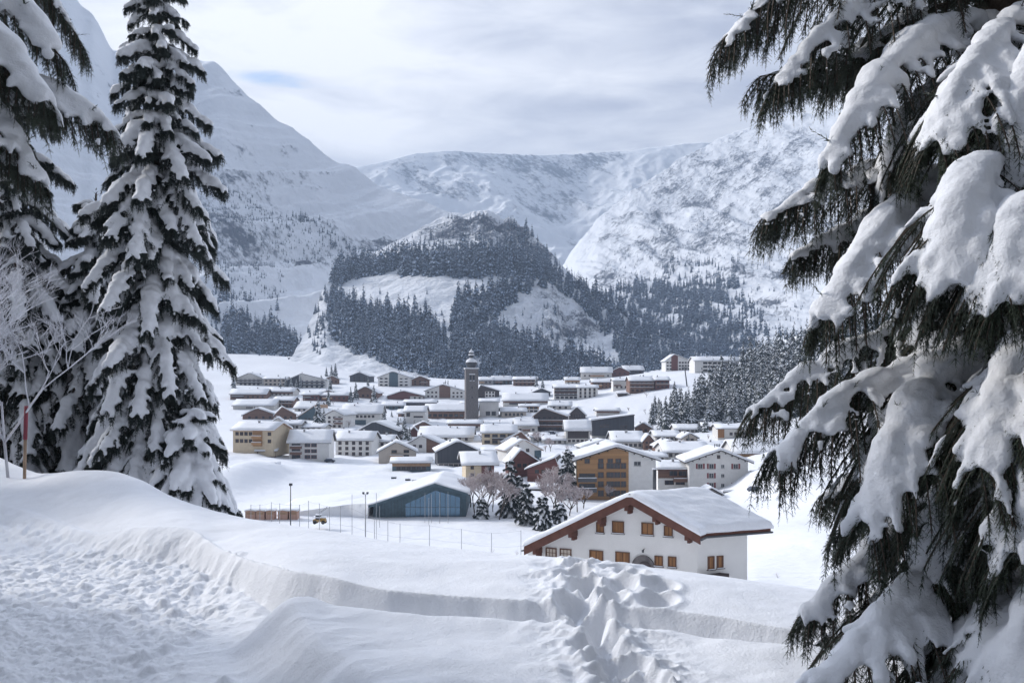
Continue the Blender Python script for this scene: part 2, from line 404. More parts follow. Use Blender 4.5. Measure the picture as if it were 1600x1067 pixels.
def fore_z(U, Y):
    """height of the foreground snow; U = bearing as a pixel column, Y = distance ahead"""
    X = (U - HX) / F * Y
    wob = 9 * fbm(X * .9, Y * .35, 3)
    Yc = np.interp(U, _uu, _T['c', 2]); Zc = -(np.interp(U, _uu, _T['c', 1]) - HY) / F * Yc
    Yl = np.interp(U, _uu, _T['l', 2]); Zl = -(np.interp(U, _uu, _T['l', 1]) - HY) / F * Yl
    Yl = Yl + wob * 0.006 * (Yl / 9)
    Yn = np.interp(U, _uu, _T['n', 2]) + .04 * perlin(U / 60.0, U * 0 + 1.7); Zn = -(np.interp(U, _uu, _T['n', 1]) - HY) / F * Yn
    # upper snow beyond the lip, rounded over the crest
    t = (Y - Yl) / np.maximum(Yc - Yl, .3)
    up = Zl + (Zc - Zl) * (np.clip(t, 0, 1) ** 1.15)
    up = up + 0.05 * np.sin(np.clip(t, 0, 1) * math.pi)
    over = np.maximum(Y - Yc, 0); up = up - 0.52 * (np.sqrt(over * over + 0.36) - 0.6)
    up = up + .035 * fbm(X * .55 + 3, Y * .8, 3) * sstep(0, .25, t) * (1 - sstep(.85, 1.0, t) * .6)
    # low ground: trodden path and trench floor
    rough = 1 - sstep(-.5, .7, X - np.interp(Y, [4, 8.5, 11, 14, 40], [-1.6, -2.9, -2.9, -3.2, -3.2]))
    low = -2.28 - .14 * sstep(380, 520, U)
    low = low + rough * (0.045 * fbm(X * 1.6, Y * 1.2, 3, .5) + .040 * fbm(X * 6, Y * 5, 4, .58) - .015 * np.abs(perlin(X * 4.3 + 3, Y * 4.1)) - .02)
    low = low + (1 - rough) * (0.02 * fbm(X * 3, Y * 3, 3))
    # bank face
    fd = np.interp(U, _uu, _FD)
    tb = np.clip((Y - (Yl - fd)) / fd, 0, 1)
    kf = sstep(360, 560, U); face = kf * tb ** 1.1 + (1 - kf) * tb ** 1.3 * (1.55 - .55 * tb ** 2)
    face = np.clip(face, 0, 1)
    groove = .045 * (fbm(X * 2.2 + .8 * Y, Y * 2.0, 4, .55)) * np.sin(np.clip(tb, 0, 1) * math.pi)
    left = 1 - sstep(330, 520, U)
    # rounded apron between path and bank on the left
    apron = left * .10 * np.exp(-((Y - (Yl - fd)) / .7) ** 2)
    z = np.where(Y < Yl, low + (Zl - low) * face + groove * .6 + apron, up)
    # near block of untouched snow
    xb = np.interp(Y, *np.array(BX).T)
    mx = sstep(0, .62, X - xb - .10 * perlin(Y * 2.2, Y * 0 + 5))
    my = 1 - sstep(-.22, 0.12, Y - Yn)
    blk = Zn + (Yn - Y) * .008 + .05 * fbm(X * .8, Y * .9 + 7, 3) + .03 * np.exp(-((Y - Yn + .25) / .22) ** 2) \
        + .022 * ridged(X * 1.1 - Y * .7, Y * 1.3, 3) * (1 - sstep(.3, 1.8, X - xb))
    mm = mx * my
    z = np.where(Y < Yl - .1, np.maximum(z, z * (1 - mm) + blk * mm), z)
    # lumps and chunks on the path edge
    for (cx_, cy__, r, h) in CHUNKS:
        z = z + h * np.exp(-((X - cx_) ** 2 + ((Y - cy__) * 1.0) ** 2) / (r * r))
    tr = 0
    pits = 0
    for (x0, y0, r, d) in TRAIL:
        q = ((X - x0) ** 2 + (Y - y0) ** 2) / (r * r)
        pits = np.maximum(pits, d * np.exp(-q * q * .8)); tr = tr + .035 * np.exp(-((np.sqrt(q) - 1.45) / .4) ** 2)
    near_tr = np.exp(-((X - np.interp(Y, TY, TX)) / .42) ** 2) * (1 - sstep(10.2, 10.9, Y))
    z = z - pits + tr * .8 - near_tr * .07 + near_tr * .07 * ridged(X * 2.6, Y * 2.2, 3)
    return z
TRAIL = trail_pts()
_tt = sorted([(t[1], t[0]) for t in TRAIL[:20]]); TY = [a for a, b in _tt]; TX = [b for a, b in _tt]
CHUNKS = []
for (px, py) in ((313, 908), (350, 915), (362, 921), (300, 920), (205, 938), (255, 940), (270, 948), (213, 948), (240, 975), (310, 985), (230, 1040), (280, 1050), (350, 1062), (180, 960), (330, 948), (290, 1000), (260, 1012), (215, 1020), (376, 912)):
    Y = 2.25 * F / (py - HY); CHUNKS.append(((px - HX) / F * Y, Y, .06 + .05 * _r2.rand(), .03 + .04 * _r2.rand()))
for k in range(70):
    px = _r2.uniform(-60, 380); py = _r2.uniform(880, 1075)
    Y = 2.25 * F / (py - HY); CHUNKS.append(((px - HX) / F * Y, Y, .05 + .06 * _r2.rand(), -.02 + .045 * _r2.rand()))
us = np.unique(np.concatenate([np.linspace(-3200, -200, 120), np.arange(-200, 1900, 2.6), np.linspace(1900, 5200, 120)]))
ys = np.concatenate([np.linspace(1.0, 4.6, 20)[:-1], np.exp(np.linspace(math.log(4.6), math.log(13.5), 640))[:-1], np.exp(np.linspace(math.log(13.5), math.log(42), 240))])
UU, YY = np.meshgrid(us, ys, indexing='ij')
ZZ = fore_z(UU, YY)
V = np.stack([(UU - HX) / F * YY, YY, ZZ], -1).reshape(-1, 3)
fg = link('snowy_ground', mesh_np('snowy_ground', V, grid_faces(len(us), len(ys)), [M['snow_near']]))
tag(fg, kind='structure')
xs = np.linspace(-60, 60, 121); yb = np.linspace(-60, 1.1, 62)
XX, YB = np.meshgrid(xs, yb, indexing='ij')
V = np.stack([XX, YB, -2.32 + .06 * fbm(XX * .3, YB * .3, 4)], -1).reshape(-1, 3)
tag(link('snowy_path', mesh_np('snowy_path', V, grid_faces(121, 62), [M['snow_near']])), kind='structure')
def fore_h(x, y): return float(fore_z(np.array([HX + x / y * F]), np.array([float(y)]))[0])

# ------------------------------------------------------------------ valley floor
VCOL = [-600, 300, 370, 450, 520, 600, 750, 850, 950, 1060, 1120, 1180, 1250, 1350, 1600, 2400]
VTAB = {12: [1500] * 16,
        40: [1180] * 10 + [1150, 1120, 1080, 1060, 1040, 1040],
        85: [960, 950, 950, 948, 946, 944, 940, 938, 934, 930, 925, 920, 935, 930, 900, 880],
        130: [915, 910, 908, 906, 905, 905, 903, 902, 900, 890, 880, 868, 862, 855, 840, 800],
        190: [868, 866, 864, 863, 862, 862, 862, 862, 862, 850, 835, 820, 805, 800, 780, 720],
        240: [815, 810, 809, 808, 808, 808, 808, 810, 812, 808, 800, 790, 772, 760, 730, 690],
        280: [775, 778, 780, 780, 780, 780, 780, 782, 784, 782, 776, 765, 745, 730, 700, 660],
        330: [735, 738, 742, 748, 752, 752, 752, 752, 755, 755, 752, 735, 720, 705, 680, 640],
        370: [715, 714, 716, 724, 732, 734, 735, 735, 738, 735, 730, 718, 702, 690, 660, 620],
        415: [700, 700, 702, 712, 718, 720, 722, 722, 722, 716, 710, 702, 690, 672, 640, 600],
        480: [684, 684, 686, 694, 700, 701, 701, 700, 700, 696, 690, 684, 668, 650, 610, 570],
        540: [672, 672, 672, 676, 680, 681, 681, 680, 679, 672, 668, 662, 648, 625, 585, 545],
        600: [655, 655, 655, 658, 660, 661, 661, 660, 655, 640, 638, 636, 622, 598, 560, 520],
        680: [632, 632, 633, 634, 636, 640, 640, 638, 625, 605, 604, 606, 590, 568, 530, 500],
        750: [614, 614, 615, 616, 617, 619, 620, 618, 604, 582, 582, 584, 562, 542, 510, 480],
        800: [603, 603, 604, 604, 605, 606, 606, 606, 595, 578, 578, 575, 548, 528, 500, 470],
        900: [585, 584, 585, 586, 589, 593, 597, 598, 592, 576, 574, 560, 532, 512, 490, 460],
        1000: [568, 566, 567, 568, 573, 582, 592, 594, 590, 575, 572, 552, 522, 505, 485, 455],
        1150: [552, 548, 549, 552, 560, 575, 588, 590, 588, 574, 570, 548, 518, 500, 480, 450],
        1500: [560] * 16}
_vy = np.array(sorted(VTAB)); _vt = np.array([VTAB[k] for k in _vy], float)
VU = np.arange(-1300, 3000, 8.0); VL = np.linspace(math.log(12), math.log(1500), 420)
_vg = np.stack([np.interp(VU, VCOL, row) for row in _vt])                   # rows x VU
_vg = np.stack([np.interp(VL, np.log(_vy), _vg[:, i]) for i in range(len(VU))])   # VU x VL
_vg = gauss1(gauss1(_vg, 3.0, 0), 4.0, 1)
_VY = np.exp(VL)[None, :] * np.ones((len(VU), 1)); _VX = (VU[:, None] - HX) / F * _VY
VZ = (HY - _vg) / F * _VY
def vbump(px, py, Y, rx, ry, h):
    global VZ
    c = P3(px, py, Y); VZ = VZ + h * np.exp(-((_VX - c.x) / rx) ** 2 - ((_VY - Y) / ry) ** 2)
vbump(350, 760, 300, 9, 26, 4.5)
vbump(405, 760, 330, 9, 25, 4.0)
vbump(640, 800, 262, 30, 16, 1.2)
vbump(1190, 760, 290, 6, 34, 3.2)
vbump(1232, 760, 255, 5, 40, 2.2)
vbump(1300, 760, 200, 9, 14, 1.6)
vbump(1215, 700, 360, 14, 12, 3.0)
vbump(1290, 850, 135, 5, 10, .9)
vbump(1130, 810, 225, 20, 18, 2.0)
vbump(1290, 650, 520, 40, 40, 4)
vbump(560, 800, 256, 14, 9, 2.6)
_vil = sstep(300, 360, _VY) * (1 - sstep(700, 800, _VY)) * sstep(-130, -100, _VX) * (1 - sstep(75, 110, _VX))
VZ = VZ + _vil * (.55 * fbm(_VX / 9, _VY / 13, 3) + .5 * (ridged(_VX / 16, _VY / 24, 3) - .9))
VZ = VZ + .35 * fbm(_VX / 22, _VY / 22, 4) * sstep(60, 200, _VY) + 1.6 * fbm(_VX / 120, _VY / 120, 3) * sstep(300, 900, _VY)
def vz_at(u, Y):
    i = (u - VU[0]) / 8.0; j = (math.log(max(Y, 12.01)) - VL[0]) / (VL[1] - VL[0])
    i = min(max(i, 0), len(VU) - 1.001); j = min(max(j, 0), len(VL) - 1.001)
    a, b = int(i), int(j); s, t = i - a, j - b
    return (VZ[a, b] * (1 - s) + VZ[a + 1, b] * s) * (1 - t) + (VZ[a, b + 1] * (1 - s) + VZ[a + 1, b + 1] * s) * t
def ground_at(x, y): return vz_at(HX + x / y * F, y)
def y_for(px, py, lo=60, hi=1200):
    """distance at which the valley floor shows at this row"""
    ys_ = np.linspace(lo, hi, 900); best = None
    for Y in ys_:
        if HY - vz_at(px, Y) / Y * F <= py: return float(Y)
    return float(hi)
V = np.stack([_VX, _VY, VZ], -1).reshape(-1, 3)
tag(link('valley_ground', mesh_np('valley_ground', V, grid_faces(len(VU), len(VL)), [M['snow_valley']])), kind='structure')

# ------------------------------------------------------------------ mountains
class Sheet:
    def __init__(s, name, foot, ridge, mat, nx=420, ny=300, a=1.0, prof=None, noise=None, rock=None, back=0.10):
        foot = np.array(foot, float); ridge = np.array(ridge, float)
        s.u = np.linspace(ridge[0, 0], ridge[-1, 0], nx); s.nt = ny
        s.fp = np.interp(s.u, foot[:, 0], foot[:, 1]); s.fY = np.interp(s.u, foot[:, 0], foot[:, 2])
        s.rp = np.interp(s.u, ridge[:, 0], ridge[:, 1]); s.rY = np.interp(s.u, ridge[:, 0], ridge[:, 2])
        q_ = 4.0 / (s.u[1] - s.u[0])
        s.rp = gauss1(s.rp, q_, 0); s.rY = gauss1(s.rY, q_ * 6, 0); s.fp = gauss1(s.fp, q_ * 5, 0); s.fY = gauss1(s.fY, q_ * 6, 0)
        s.t = np.linspace(0, 1, ny)
        T = s.t[None, :]
        Y = s.fY[:, None] + (s.rY - s.fY)[:, None] * T ** a
        PY = s.fp[:, None] + (s.rp - s.fp)[:, None] * T
        U = s.u[:, None] + 0 * T
        X = (U - HX) / F * Y; Z = (HY - PY) / F * Y
        dz = noise(U, PY, X, Y, Z, T) if noise is not None else 0 * X
        if not isinstance(dz, tuple): dz = (0 * X, 0 * X, dz)
        X = X + dz[0]; Yd = Y + dz[1]; Z = Z + dz[2]
        s.PY = PY; s.P = np.stack([X, Yd, Z], -1)
        rk = np.minimum(rock(U, PY, X, Y, Z, T), .5 if name == 'hill' else .36) if rock is not None else 0 * X
        # the far side of the ridge, sloping down and away
        nb = 12
        tb = np.linspace(0, 1, nb + 1)[1:][None, :]
        Xb = X[:, -1:] * (1 + back * tb); Yb = Yd[:, -1:] * (1 + back * tb)
        drop = (Z[:, -1:] - (HY - s.fp[:, None]) / F * s.fY[:, None] + 40)
        Zb = Z[:, -1:] - drop * tb ** .9
        A = np.concatenate([s.P, np.stack([Xb, Yb, Zb], -1)], 1)
        me = mesh_np(name, A.reshape(-1, 3), grid_faces(nx, ny + nb), [mat])
        at = me.attributes.new('rock', 'FLOAT', 'POINT')
        at.data.foreach_set('value', np.concatenate([rk, np.repeat(rk[:, -1:], nb, 1)], 1).astype(np.float32).ravel())
        s.o = link(name, me); tag(s.o, kind='structure')
    def at(s, px, py):
        i = int(round((px - s.u[0]) / (s.u[1] - s.u[0]))); i = min(max(i, 0), len(s.u) - 1)
        j = int(round((py - s.fp[i]) / (s.rp[i] - s.fp[i]) * (s.nt - 1)))
        if j < 0 or j >= s.nt: return None
        return Vector(s.P[i, j])
def spots(U, PY, lst):
    r = 0
    for (px, py, sx, sy, k) in lst: r = r + k * np.exp(-((U - px) / sx) ** 2 - ((PY - py) / sy) ** 2)
    return r

# far mountain, closing the valley
M['mt_far'] = mountain_mat('far_mountain_snow', rot=.9, stretch=(1.2, .3, .6), sc=.007)
def nz_far(U, PY, X, Y, Z, T):
    return 90 * (ridged(X / 900, Y / 900, 5, .5) - 1.2) * np.sin(np.pi * np.clip(T, 0, 1)) ** .6 + 45 * fbm(X / 500, Y / 700 + 3, 5) * sstep(.0, .2, T) * (1 - .55 * sstep(.75, 1, T))
far = Sheet('mountain', [(350, 520, 3000), (1300, 520, 3000)],
            [(350, 262, 4300), (560, 258, 4300), (620, 246, 4400), (700, 240, 4500), (800, 241, 4600), (900, 238, 4700), (1000, 232, 4700), (1100, 222, 4700), (1300, 220, 4600)],
            M['mt_far'], noise=nz_far, a=1.2, nx=520, ny=300,
            rock=lambda U, PY, X, Y, Z, T: spots(U, PY, [(760, 250, 60, 10, .45), (840, 262, 50, 16, .4), (690, 288, 40, 16, .35), (610, 270, 40, 15, .35), (850, 300, 60, 25, .3), (940, 240, 40, 10, .5), (740, 300, 50, 10, .3), (980, 300, 60, 25, .3), (800, 290, 300, 70, .22)]) - .02)
# right-hand mountain
M['mt_right'] = mountain_mat('right_mountain_snow', rot=-.70, stretch=(1.3, .35, .55), sc=.022)
def nz_right(U, PY, X, Y, Z, T):
    q = X * .8 + Y * .25
    return 20 * (ridged(q / 210, Z / 700, 5, .55) - 1.2) * np.sin(np.pi * np.clip(T * .93, 0, 1)) ** .7 + 7 * fbm(X / 90, Z / 90, 5, .6) * sstep(0, .1, T)
right = Sheet('mountain', [(820, 640, 1350), (1000, 615, 1300), (1200, 600, 1150), (1400, 590, 1050), (2600, 560, 900)],
              [(820, 480, 2300), (868, 440, 2400), (900, 385, 2500), (940, 335, 2600), (1000, 288, 2700), (1060, 252, 2800), (1130, 214, 2900), (1200, 186, 2900), (1300, 170, 2800), (1500, 120, 2600), (2000, 40, 2300), (2600, -40, 2000)],
              M['mt_right'], noise=nz_right, a=1.1, nx=760, ny=420,
              rock=lambda U, PY, X, Y, Z, T: spots(U, PY, [(1120, 330, 130, 70, .62), (1230, 250, 100, 60, .5), (1000, 380, 70, 50, .35), (1200, 430, 60, 10, .6), (1195, 490, 40, 25, .75), (1250, 330, 80, 60, .35), (1080, 260, 60, 30, .3), (960, 440, 50, 20, .5), (1090, 400, 60, 18, .35)]) - .05 - .35 * sstep(0.0, 1, (600 - PY - 0 * U) / 60) * (PY > 500))
# left-hand mountain
M['mt_left'] = mountain_mat('left_mountain_snow', rot=.62, stretch=(1.3, .35, .55), sc=.016)
def nz_left(U, PY, X, Y, Z, T):
    q = X * .7 - Y * .45
    return 34 * (ridged(q / 260, Z / 500, 5, .5) - 1.2) * np.sin(np.pi * np.clip(T * .95, 0, 1)) ** .7 + 8 * fbm(X / 110, Z / 60, 5, .6) * sstep(0, .1, T) * (1 - .6 * sstep(.7, 1, T))
left = Sheet('mountain', [(-900, 590, 1000), (340, 578, 1050), (760, 600, 1150), (960, 620, 1300)],
             [(-900, -30, 1900), (-400, -40, 2000), (0, -50, 2100), (80, -40, 2150), (112, -15, 2200), (128, 8, 2200), (146, 18, 2200), (160, 45, 2200), (176, 78, 2180), (192, 70, 2200), (240, 84, 2300),
              (290, 92, 2300), (310, 92, 2300), (330, 96, 2300), (345, 104, 2280), (370, 128, 2260), (390, 148, 2250), (400, 156, 2240), (440, 190, 2200), (480, 218, 2150), (520, 248, 2100), (560, 268, 2050), (600, 290, 2000),
              (650, 314, 1950), (700, 328, 1900), (760, 336, 1850), (820, 384, 1800), (880, 450, 1750), (960, 540, 1700)],
             M['mt_left'], noise=nz_left, a=1.15, nx=760, ny=460,
             rock=lambda U, PY, X, Y, Z, T: spots(U, PY, [(380, 340, 70, 50, .48), (460, 385, 75, 38, .48), (340, 300, 40, 40, .35), (365, 400, 40, 50, .4), (375, 140, 18, 8, .35), (180, 130, 50, 20, .35), (520, 400, 40, 14, .6), (600, 375, 40, 14, .8), (660, 352, 60, 8, .2), (500, 275, 60, 5, .45), (430, 235, 60, 8, .3), (240, 300, 60, 60, .3), (560, 320, 60, 6, .35), (420, 290, 120, 50, .14), (330, 200, 80, 60, .12)]) - .08)
# wooded knoll between village and mountains
M['hill'] = mountain_mat('knoll_snow', rot=.3, stretch=(1, 1, 1.3), sc=.03)
def nz_hill(U, PY, X, Y, Z, T):
    rocky = spots(U, PY, [(870, 500, 90, 40, 1), (810, 370, 60, 30, 1), (740, 345, 60, 15, .8)])
    return 4 * fbm(X / 60, Y / 60, 4) * sstep(0, .1, T) + 11 * (ridged(X / 45, Z / 40, 5, .6) - 1.1) * np.clip(rocky, 0, 1)
hill = Sheet('hill', [(395, 606, 925), (560, 600, 930), (700, 610, 930), (1000, 622, 960), (1200, 615, 1000)],
             [(395, 604, 935), (440, 578, 990), (470, 535, 1100), (490, 490, 1240), (508, 446, 1380), (540, 420, 1420), (580, 398, 1440), (620, 376, 1460), (655, 355, 1480), (690, 341, 1500), (722, 333, 1500), (745, 329, 1500), (765, 330, 1500), (785, 338, 1500), (820, 358, 1480), (850, 382, 1460),
              (880, 418, 1430), (910, 447, 1400), (960, 470, 1380), (1010, 503, 1330), (1060, 532, 1280), (1120, 562, 1230), (1200, 600, 1150)],
             M['hill'], noise=nz_hill, nx=560, ny=260,
             rock=lambda U, PY, X, Y, Z, T: spots(U, PY, [(880, 500, 70, 34, .42), (845, 460, 60, 20, .3), (810, 372, 60, 30, .6), (900, 520, 50, 25, .45), (740, 352, 60, 18, .6), (670, 368, 70, 16, .5), (840, 400, 60, 30, .45), (660, 470, 90, 30, -.4)]) - .12)
HAZE = 0.00017
# ------------------------------------------------------------------ buildings
rb = random.Random(5)
def window(parent, x, z, w_, h_, face='f', W_=0, D_=0, frame='frameb', pane='glass', kids=False, shutters=None, name='window'):
    """a window standing slightly proud of the front ('f'), right ('r') or left ('l') wall"""
    def put(a0, a1, z0, z1, p0, p1, mb, m):
        if face == 'f': mb.box(a0, a1, -p1, -p0, z0, z1, m)
        elif face == 'r': mb.box(W_ + p0, W_ + p1, a0, a1, z0, z1, m)
        else: mb.box(-p1, -p0, a0, a1, z0, z1, m)
    t = min(.12, w_ * .12); mb = MB()
    a0, a1, z0, z1 = x - w_ / 2, x + w_ / 2, z - h_ / 2, z + h_ / 2
    put(a0, a1, z0, z1, 0.003, .03, mb, 0)
    fr = MB() if kids else mb
    k = 0 if kids else 1
    put(a0 - t, a0, z0 - t, z1 + t, .003, .07, fr, k); put(a1, a1 + t, z0 - t, z1 + t, .003, .07, fr, k)
    put(a0, a1, z1, z1 + t, .003, .07, fr, k); put(a0, a1, z0 - t, z0, .003, .09, fr, k)
    put(x - t * .3, x + t * .3, z0, z1, .03, .05, fr, k)
    if shutters:
        for q in (-1, 1):
            c_ = x + q * (w_ * .5 + t + w_ * .24)
            put(c_ - w_ * .22, c_ + w_ * .22, z0 - t, z1 + t, .003, .06, mb, 2)
    mats = [M[pane]] + ([] if kids else [M[frame]]) + ([M[shutters]] if shutters else [])
    if kids and shutters: mats = [M[pane], M[pane], M[shutters]]
    o = mb.build(name, mats, parent, fix=False)
    if kids:
        fr.build('frame', M[frame], o, fix=False)
        s = MB(); put(a0 - .1, a1 + .1, z0 - t - .09, z0 - t - .005, .003, .2, s, 0); s.build('sill', M['stone'], o, fix=False)
    return o
def gable(parent, W_, D_, h, rise, axis, wallm, roofm='dfascia', ov=.9, sn=.55, apex=.5, base=4.0, hl=None, hr=None, chim=1, near=False, ovs=None, flat=False, front=None):
    """walls, roof timber and snow; axis 'y': gable faces the front; 'x': eave faces the front. returns (wall, roof)"""
    hl = h if hl is None else hl; hr = h if hr is None else hr
    A, L = (W_, D_) if axis == 'y' else (D_, W_)
    ov2 = ov if ovs is None else ovs
    top = [(0, hl), (A * apex, max(hl, hr) + rise), (A, hr)]
    mb = MB(); mb.prism([(0, -base), (A, -base)] + top[::-1], 0, L, axis, 0)
    wall = mb.build('wall', M[wallm], parent)
    def chev(off0, off1, e0, e1):
        """section between two offsets above the roof line, extended past the eaves by e0 (lower face) and e1 (upper face)"""
        def line(off, e):
            (u0, z0), (u1, z1), (u2, z2) = top
            sl, sr = (z1 - z0) / max(u1 - u0, .01), (z1 - z2) / max(u2 - u1, .01)
            return [(u0 - e, z0 - sl * e + off), (u1, z1 + off), (u2 + e, z2 - sr * e + off)]
        a = line(off0, e0); b_ = line(off1, e1); return a + b_[::-1]
    th = .22 if not near else .3
    rf = MB(); rf.prism(chev(.004, th, ov, ov), -ov2, L + ov2, axis, 0)
    roof = rf.build('roof', M[roofm], parent)
    (u0, z0), (u1, z1), (u2, z2) = top
    # snow blanket: gridded so that its edge is rounded and its top undulates
    nA, nL = (26, 18) if near else (12, 6)
    us_ = np.linspace(-ov - .05, A + ov + .05, nA); ls = np.linspace(-ov2 - .05, L + ov2 + .05, nL)
    UU_, LL = np.meshgrid(us_, ls, indexing='ij')
    sl, sr = (z1 - z0) / max(u1 - u0, .01), (z1 - z2) / max(u2 - u1, .01)
    basez = np.where(UU_ < u1, z0 + sl * UU_, z2 + sr * (A - UU_)) + th
    smooth = np.minimum(basez, z1 + th - .12 * (1 if rise > .5 else 0))
    edge = np.minimum(np.minimum(UU_ - us_[0], us_[-1] - UU_), np.minimum(LL - ls[0], ls[-1] - LL))
    s_ = rb.uniform(0, 99)
    tk = sn * (0.80 + .22 * perlin(UU_ / 3.1 + s_, LL / 3.7)) * np.where(edge < 1e-6, 0.85, 1.0)
    topz = smooth + tk
    P_ = (lambda u, l, z: np.stack([u, l, z], -1)) if axis == 'y' else (lambda u, l, z: np.stack([l, u, z], -1))
    Vt = P_(UU_, LL, topz).reshape(-1, 3); Vb = P_(UU_, LL, basez + .004).reshape(-1, 3)
    ft = grid_faces(nA, nL); n = len(Vt); fb = ft[:, ::-1] + n
    ring = [i * nL for i in range(nA)] + [(nA - 1) * nL + j for j in range(1, nL)] + [i * nL + nL - 1 for i in range(nA - 2, -1, -1)] + [j for j in range(nL - 2, 0, -1)]
    rr = np.array(ring); r2 = np.roll(rr, -1)
    fs = np.stack([rr, rr + n, r2 + n, r2], -1)
    me = mesh_np('roof_snow', np.concatenate([Vt, Vb]), np.concatenate([ft, fb, fs]), [M['snow_roof']])
    so = link('roof_snow', me, roof)
    for c_ in range(chim):
        fx = rb.uniform(.3, .45) if c_ % 2 == 0 else rb.uniform(.58, .75); ly = rb.uniform(.25, .75) * L; u = fx * A
        zb = (z0 + sl * u) if u < u1 else (z2 + sr * (A - u))
        c = MB(); cw = .35
        p = (u, ly) if axis == 'y' else (ly, u)
        c.box(p[0] - cw, p[0] + cw, p[1] - cw, p[1] + cw, zb + .1, zb + 1.5, 0); c.box(p[0] - cw - .1, p[0] + cw + .1, p[1] - cw - .1, p[1] + cw + .1, zb + 1.5, zb + 1.62, 0)
        c.box(p[0] - cw - .05, p[0] + cw + .05, p[1] - cw - .05, p[1] + cw + .05, zb + 1.62, zb + 1.85, 1)
        c.build('chimney', [M['grey'], M['snow_roof']], roof)
    return wall, roof
def balcony(parent, x0, x1, z, dep=1.3, mat='darkwood', face='f', W_=0, snow=True):
    mb = MB()
    def put(a0, a1, d0, d1, z0, z1, m):
        if face == 'f': mb.box(a0, a1, -d1, -d0, z0, z1, m)
        elif face == 'r': mb.box(W_ + d0, W_ + d1, a0, a1, z0, z1, m)
        else: mb.box(-d1, -d0, a0, a1, z0, z1, m)
    put(x0, x1, .12, dep, z - .12, z, 0); put(x0, x1, dep - .08, dep, z, z + .95, 0)
    put(x0, x0 + .08, .12, dep - .08, z, z + .95, 0); put(x1 - .08, x1, .12, dep - .08, z, z + .95, 0)
    if snow: put(x0, x1, dep - .16, dep + .06, z + .955, z + 1.2, 1)
    return mb.build('balcony', [M[mat], M['snow_roof']], parent, fix=False)

HOUSES = {}
def house(px0, px1, base, eave, apexpy, o, rot, depth, wall, label, win=None, Y=None, roofm='dfascia', cat='house', apex=.5, name='house', balc=None, chim=1, sn=.75, ov=.9,
          eave_r=None, split=None, side=None, group=None, winkw=None, sidewall=None, band=None):
    """one building read off the photo: wall columns px0..px1, rows of base, eave and apex"""
    u = (px0 + px1) / 2
    if Y is None: Y = y_for(u, base)
    if o == 'x': depth *= 1.15
    k = Y / F; r = math.radians(rot)
    W_ = (px1 - px0) * k / max(math.cos(r), .3); h = max((base - eave) * k, 1.6)
    zb = (HY - base) * k
    if o == 'y': rise = max((eave - apexpy) * k, .15)
    else:
        rise = (HY - apexpy) / F * (Y + depth / 2) - (zb + h) - sn - .25
        rise = min(max(rise, .12), depth * .36)
    x0 = (px0 - HX) * k
    if not split and o == 'x' and wall in ('white', 'offwhite') and h > 3 and W_ > 8 and rb.random() < .5: split = [(0, 1, .52 if h > 5 else .6, .985, rb.choice(('brown', 'darkwood', 'oak', 'brown')))]
    root = empty(name, (x0, Y - (W_ * math.sin(r) / 2), zb), r)
    tag(root, label, cat, group)
    hr = None
    if eave_r is not None: hr = max((base - eave_r) * k, 1.2)
    hl = h if hr is not None else None
    if hr is not None: rise = max((base - apexpy) * k - max(h, hr), .15)
    gable(root, W_, depth, h, rise, o, wall, roofm, sn=sn * rb.uniform(.75, 1.3), apex=apex, chim=chim, hl=hl, hr=hr, ov=ov)
    if split:      # a stretch of the front in another material, as a facing panel
        for (f0, f1, g0, g1, mm) in split:
            mb = MB()
            if g1 > 1 and o == 'y':   # reaches into the gable
                def zt(f): 
                    return h + rise * (f / apex if f < apex else (1 - f) / (1 - apex))
                pts = [(f0 * W_, g0 * h), (f1 * W_, g0 * h), (f1 * W_, zt(f1) - .15)]
                if f0 < apex < f1: pts.append((apex * W_, h + rise - .15))
                pts.append((f0 * W_, zt(f0) - .15))
                mb.prism(pts, -.10, -.003, 'y', 0)
            else: mb.box(f0 * W_, f1 * W_, -.10, -.003, g0 * h, min(g1, 1) * h, 0)
            mb.build('facing', M[mm], root)
    kw = dict(winkw or {})
    off = .0
    if win:
        for wn in win:
            rows, cols, f0, f1, g0, g1 = wn[:6]; ww, wh = (wn[6], wn[7]) if len(wn) > 6 else (1.25, 1.25)
            for a in range(rows):
                for b_ in range(cols):
                    x = W_ * (f0 + (f1 - f0) * ((b_ + .5) / cols)); z = h * (g0 + (g1 - g0) * ((a + .5) / rows))
                    insplit = split and any(s[0] <= x / W_ <= s[1] and s[2] <= z / h <= s[3] for s in split)
                    q = window(root, x, z, min(ww, W_ * (f1 - f0) / cols * .8), min(wh, h * (g1 - g0) / rows * .75), **kw)
                    if insplit: q.location.y = -.10
    if side:
        fc, rows, cols = side
        for a in range(rows):
            for b_ in range(cols):
                window(root, depth * ((b_ + .5) / cols), h * (a + .55) / rows, 1.2, min(1.3, h / rows * .6), face=fc, W_=W_, **kw)
    if not balc and win and W_ > 11 and cat in ('house', 'hotel', 'chalet') and wall != 'slate' and h > 3.6 and rb.random() < .7 and not split:
        q0 = rb.choice((.05, .3, .5)); balc = [(q0, q0 + rb.uniform(.3, .45), .42, rb.choice(('brown', 'darkwood', 'oak')))]
    if balc:
        for (f0, f1, g, mm) in balc: balcony(root, f0 * W_, f1 * W_, g * h, mat=mm)
    HOUSES[label] = root
    return root

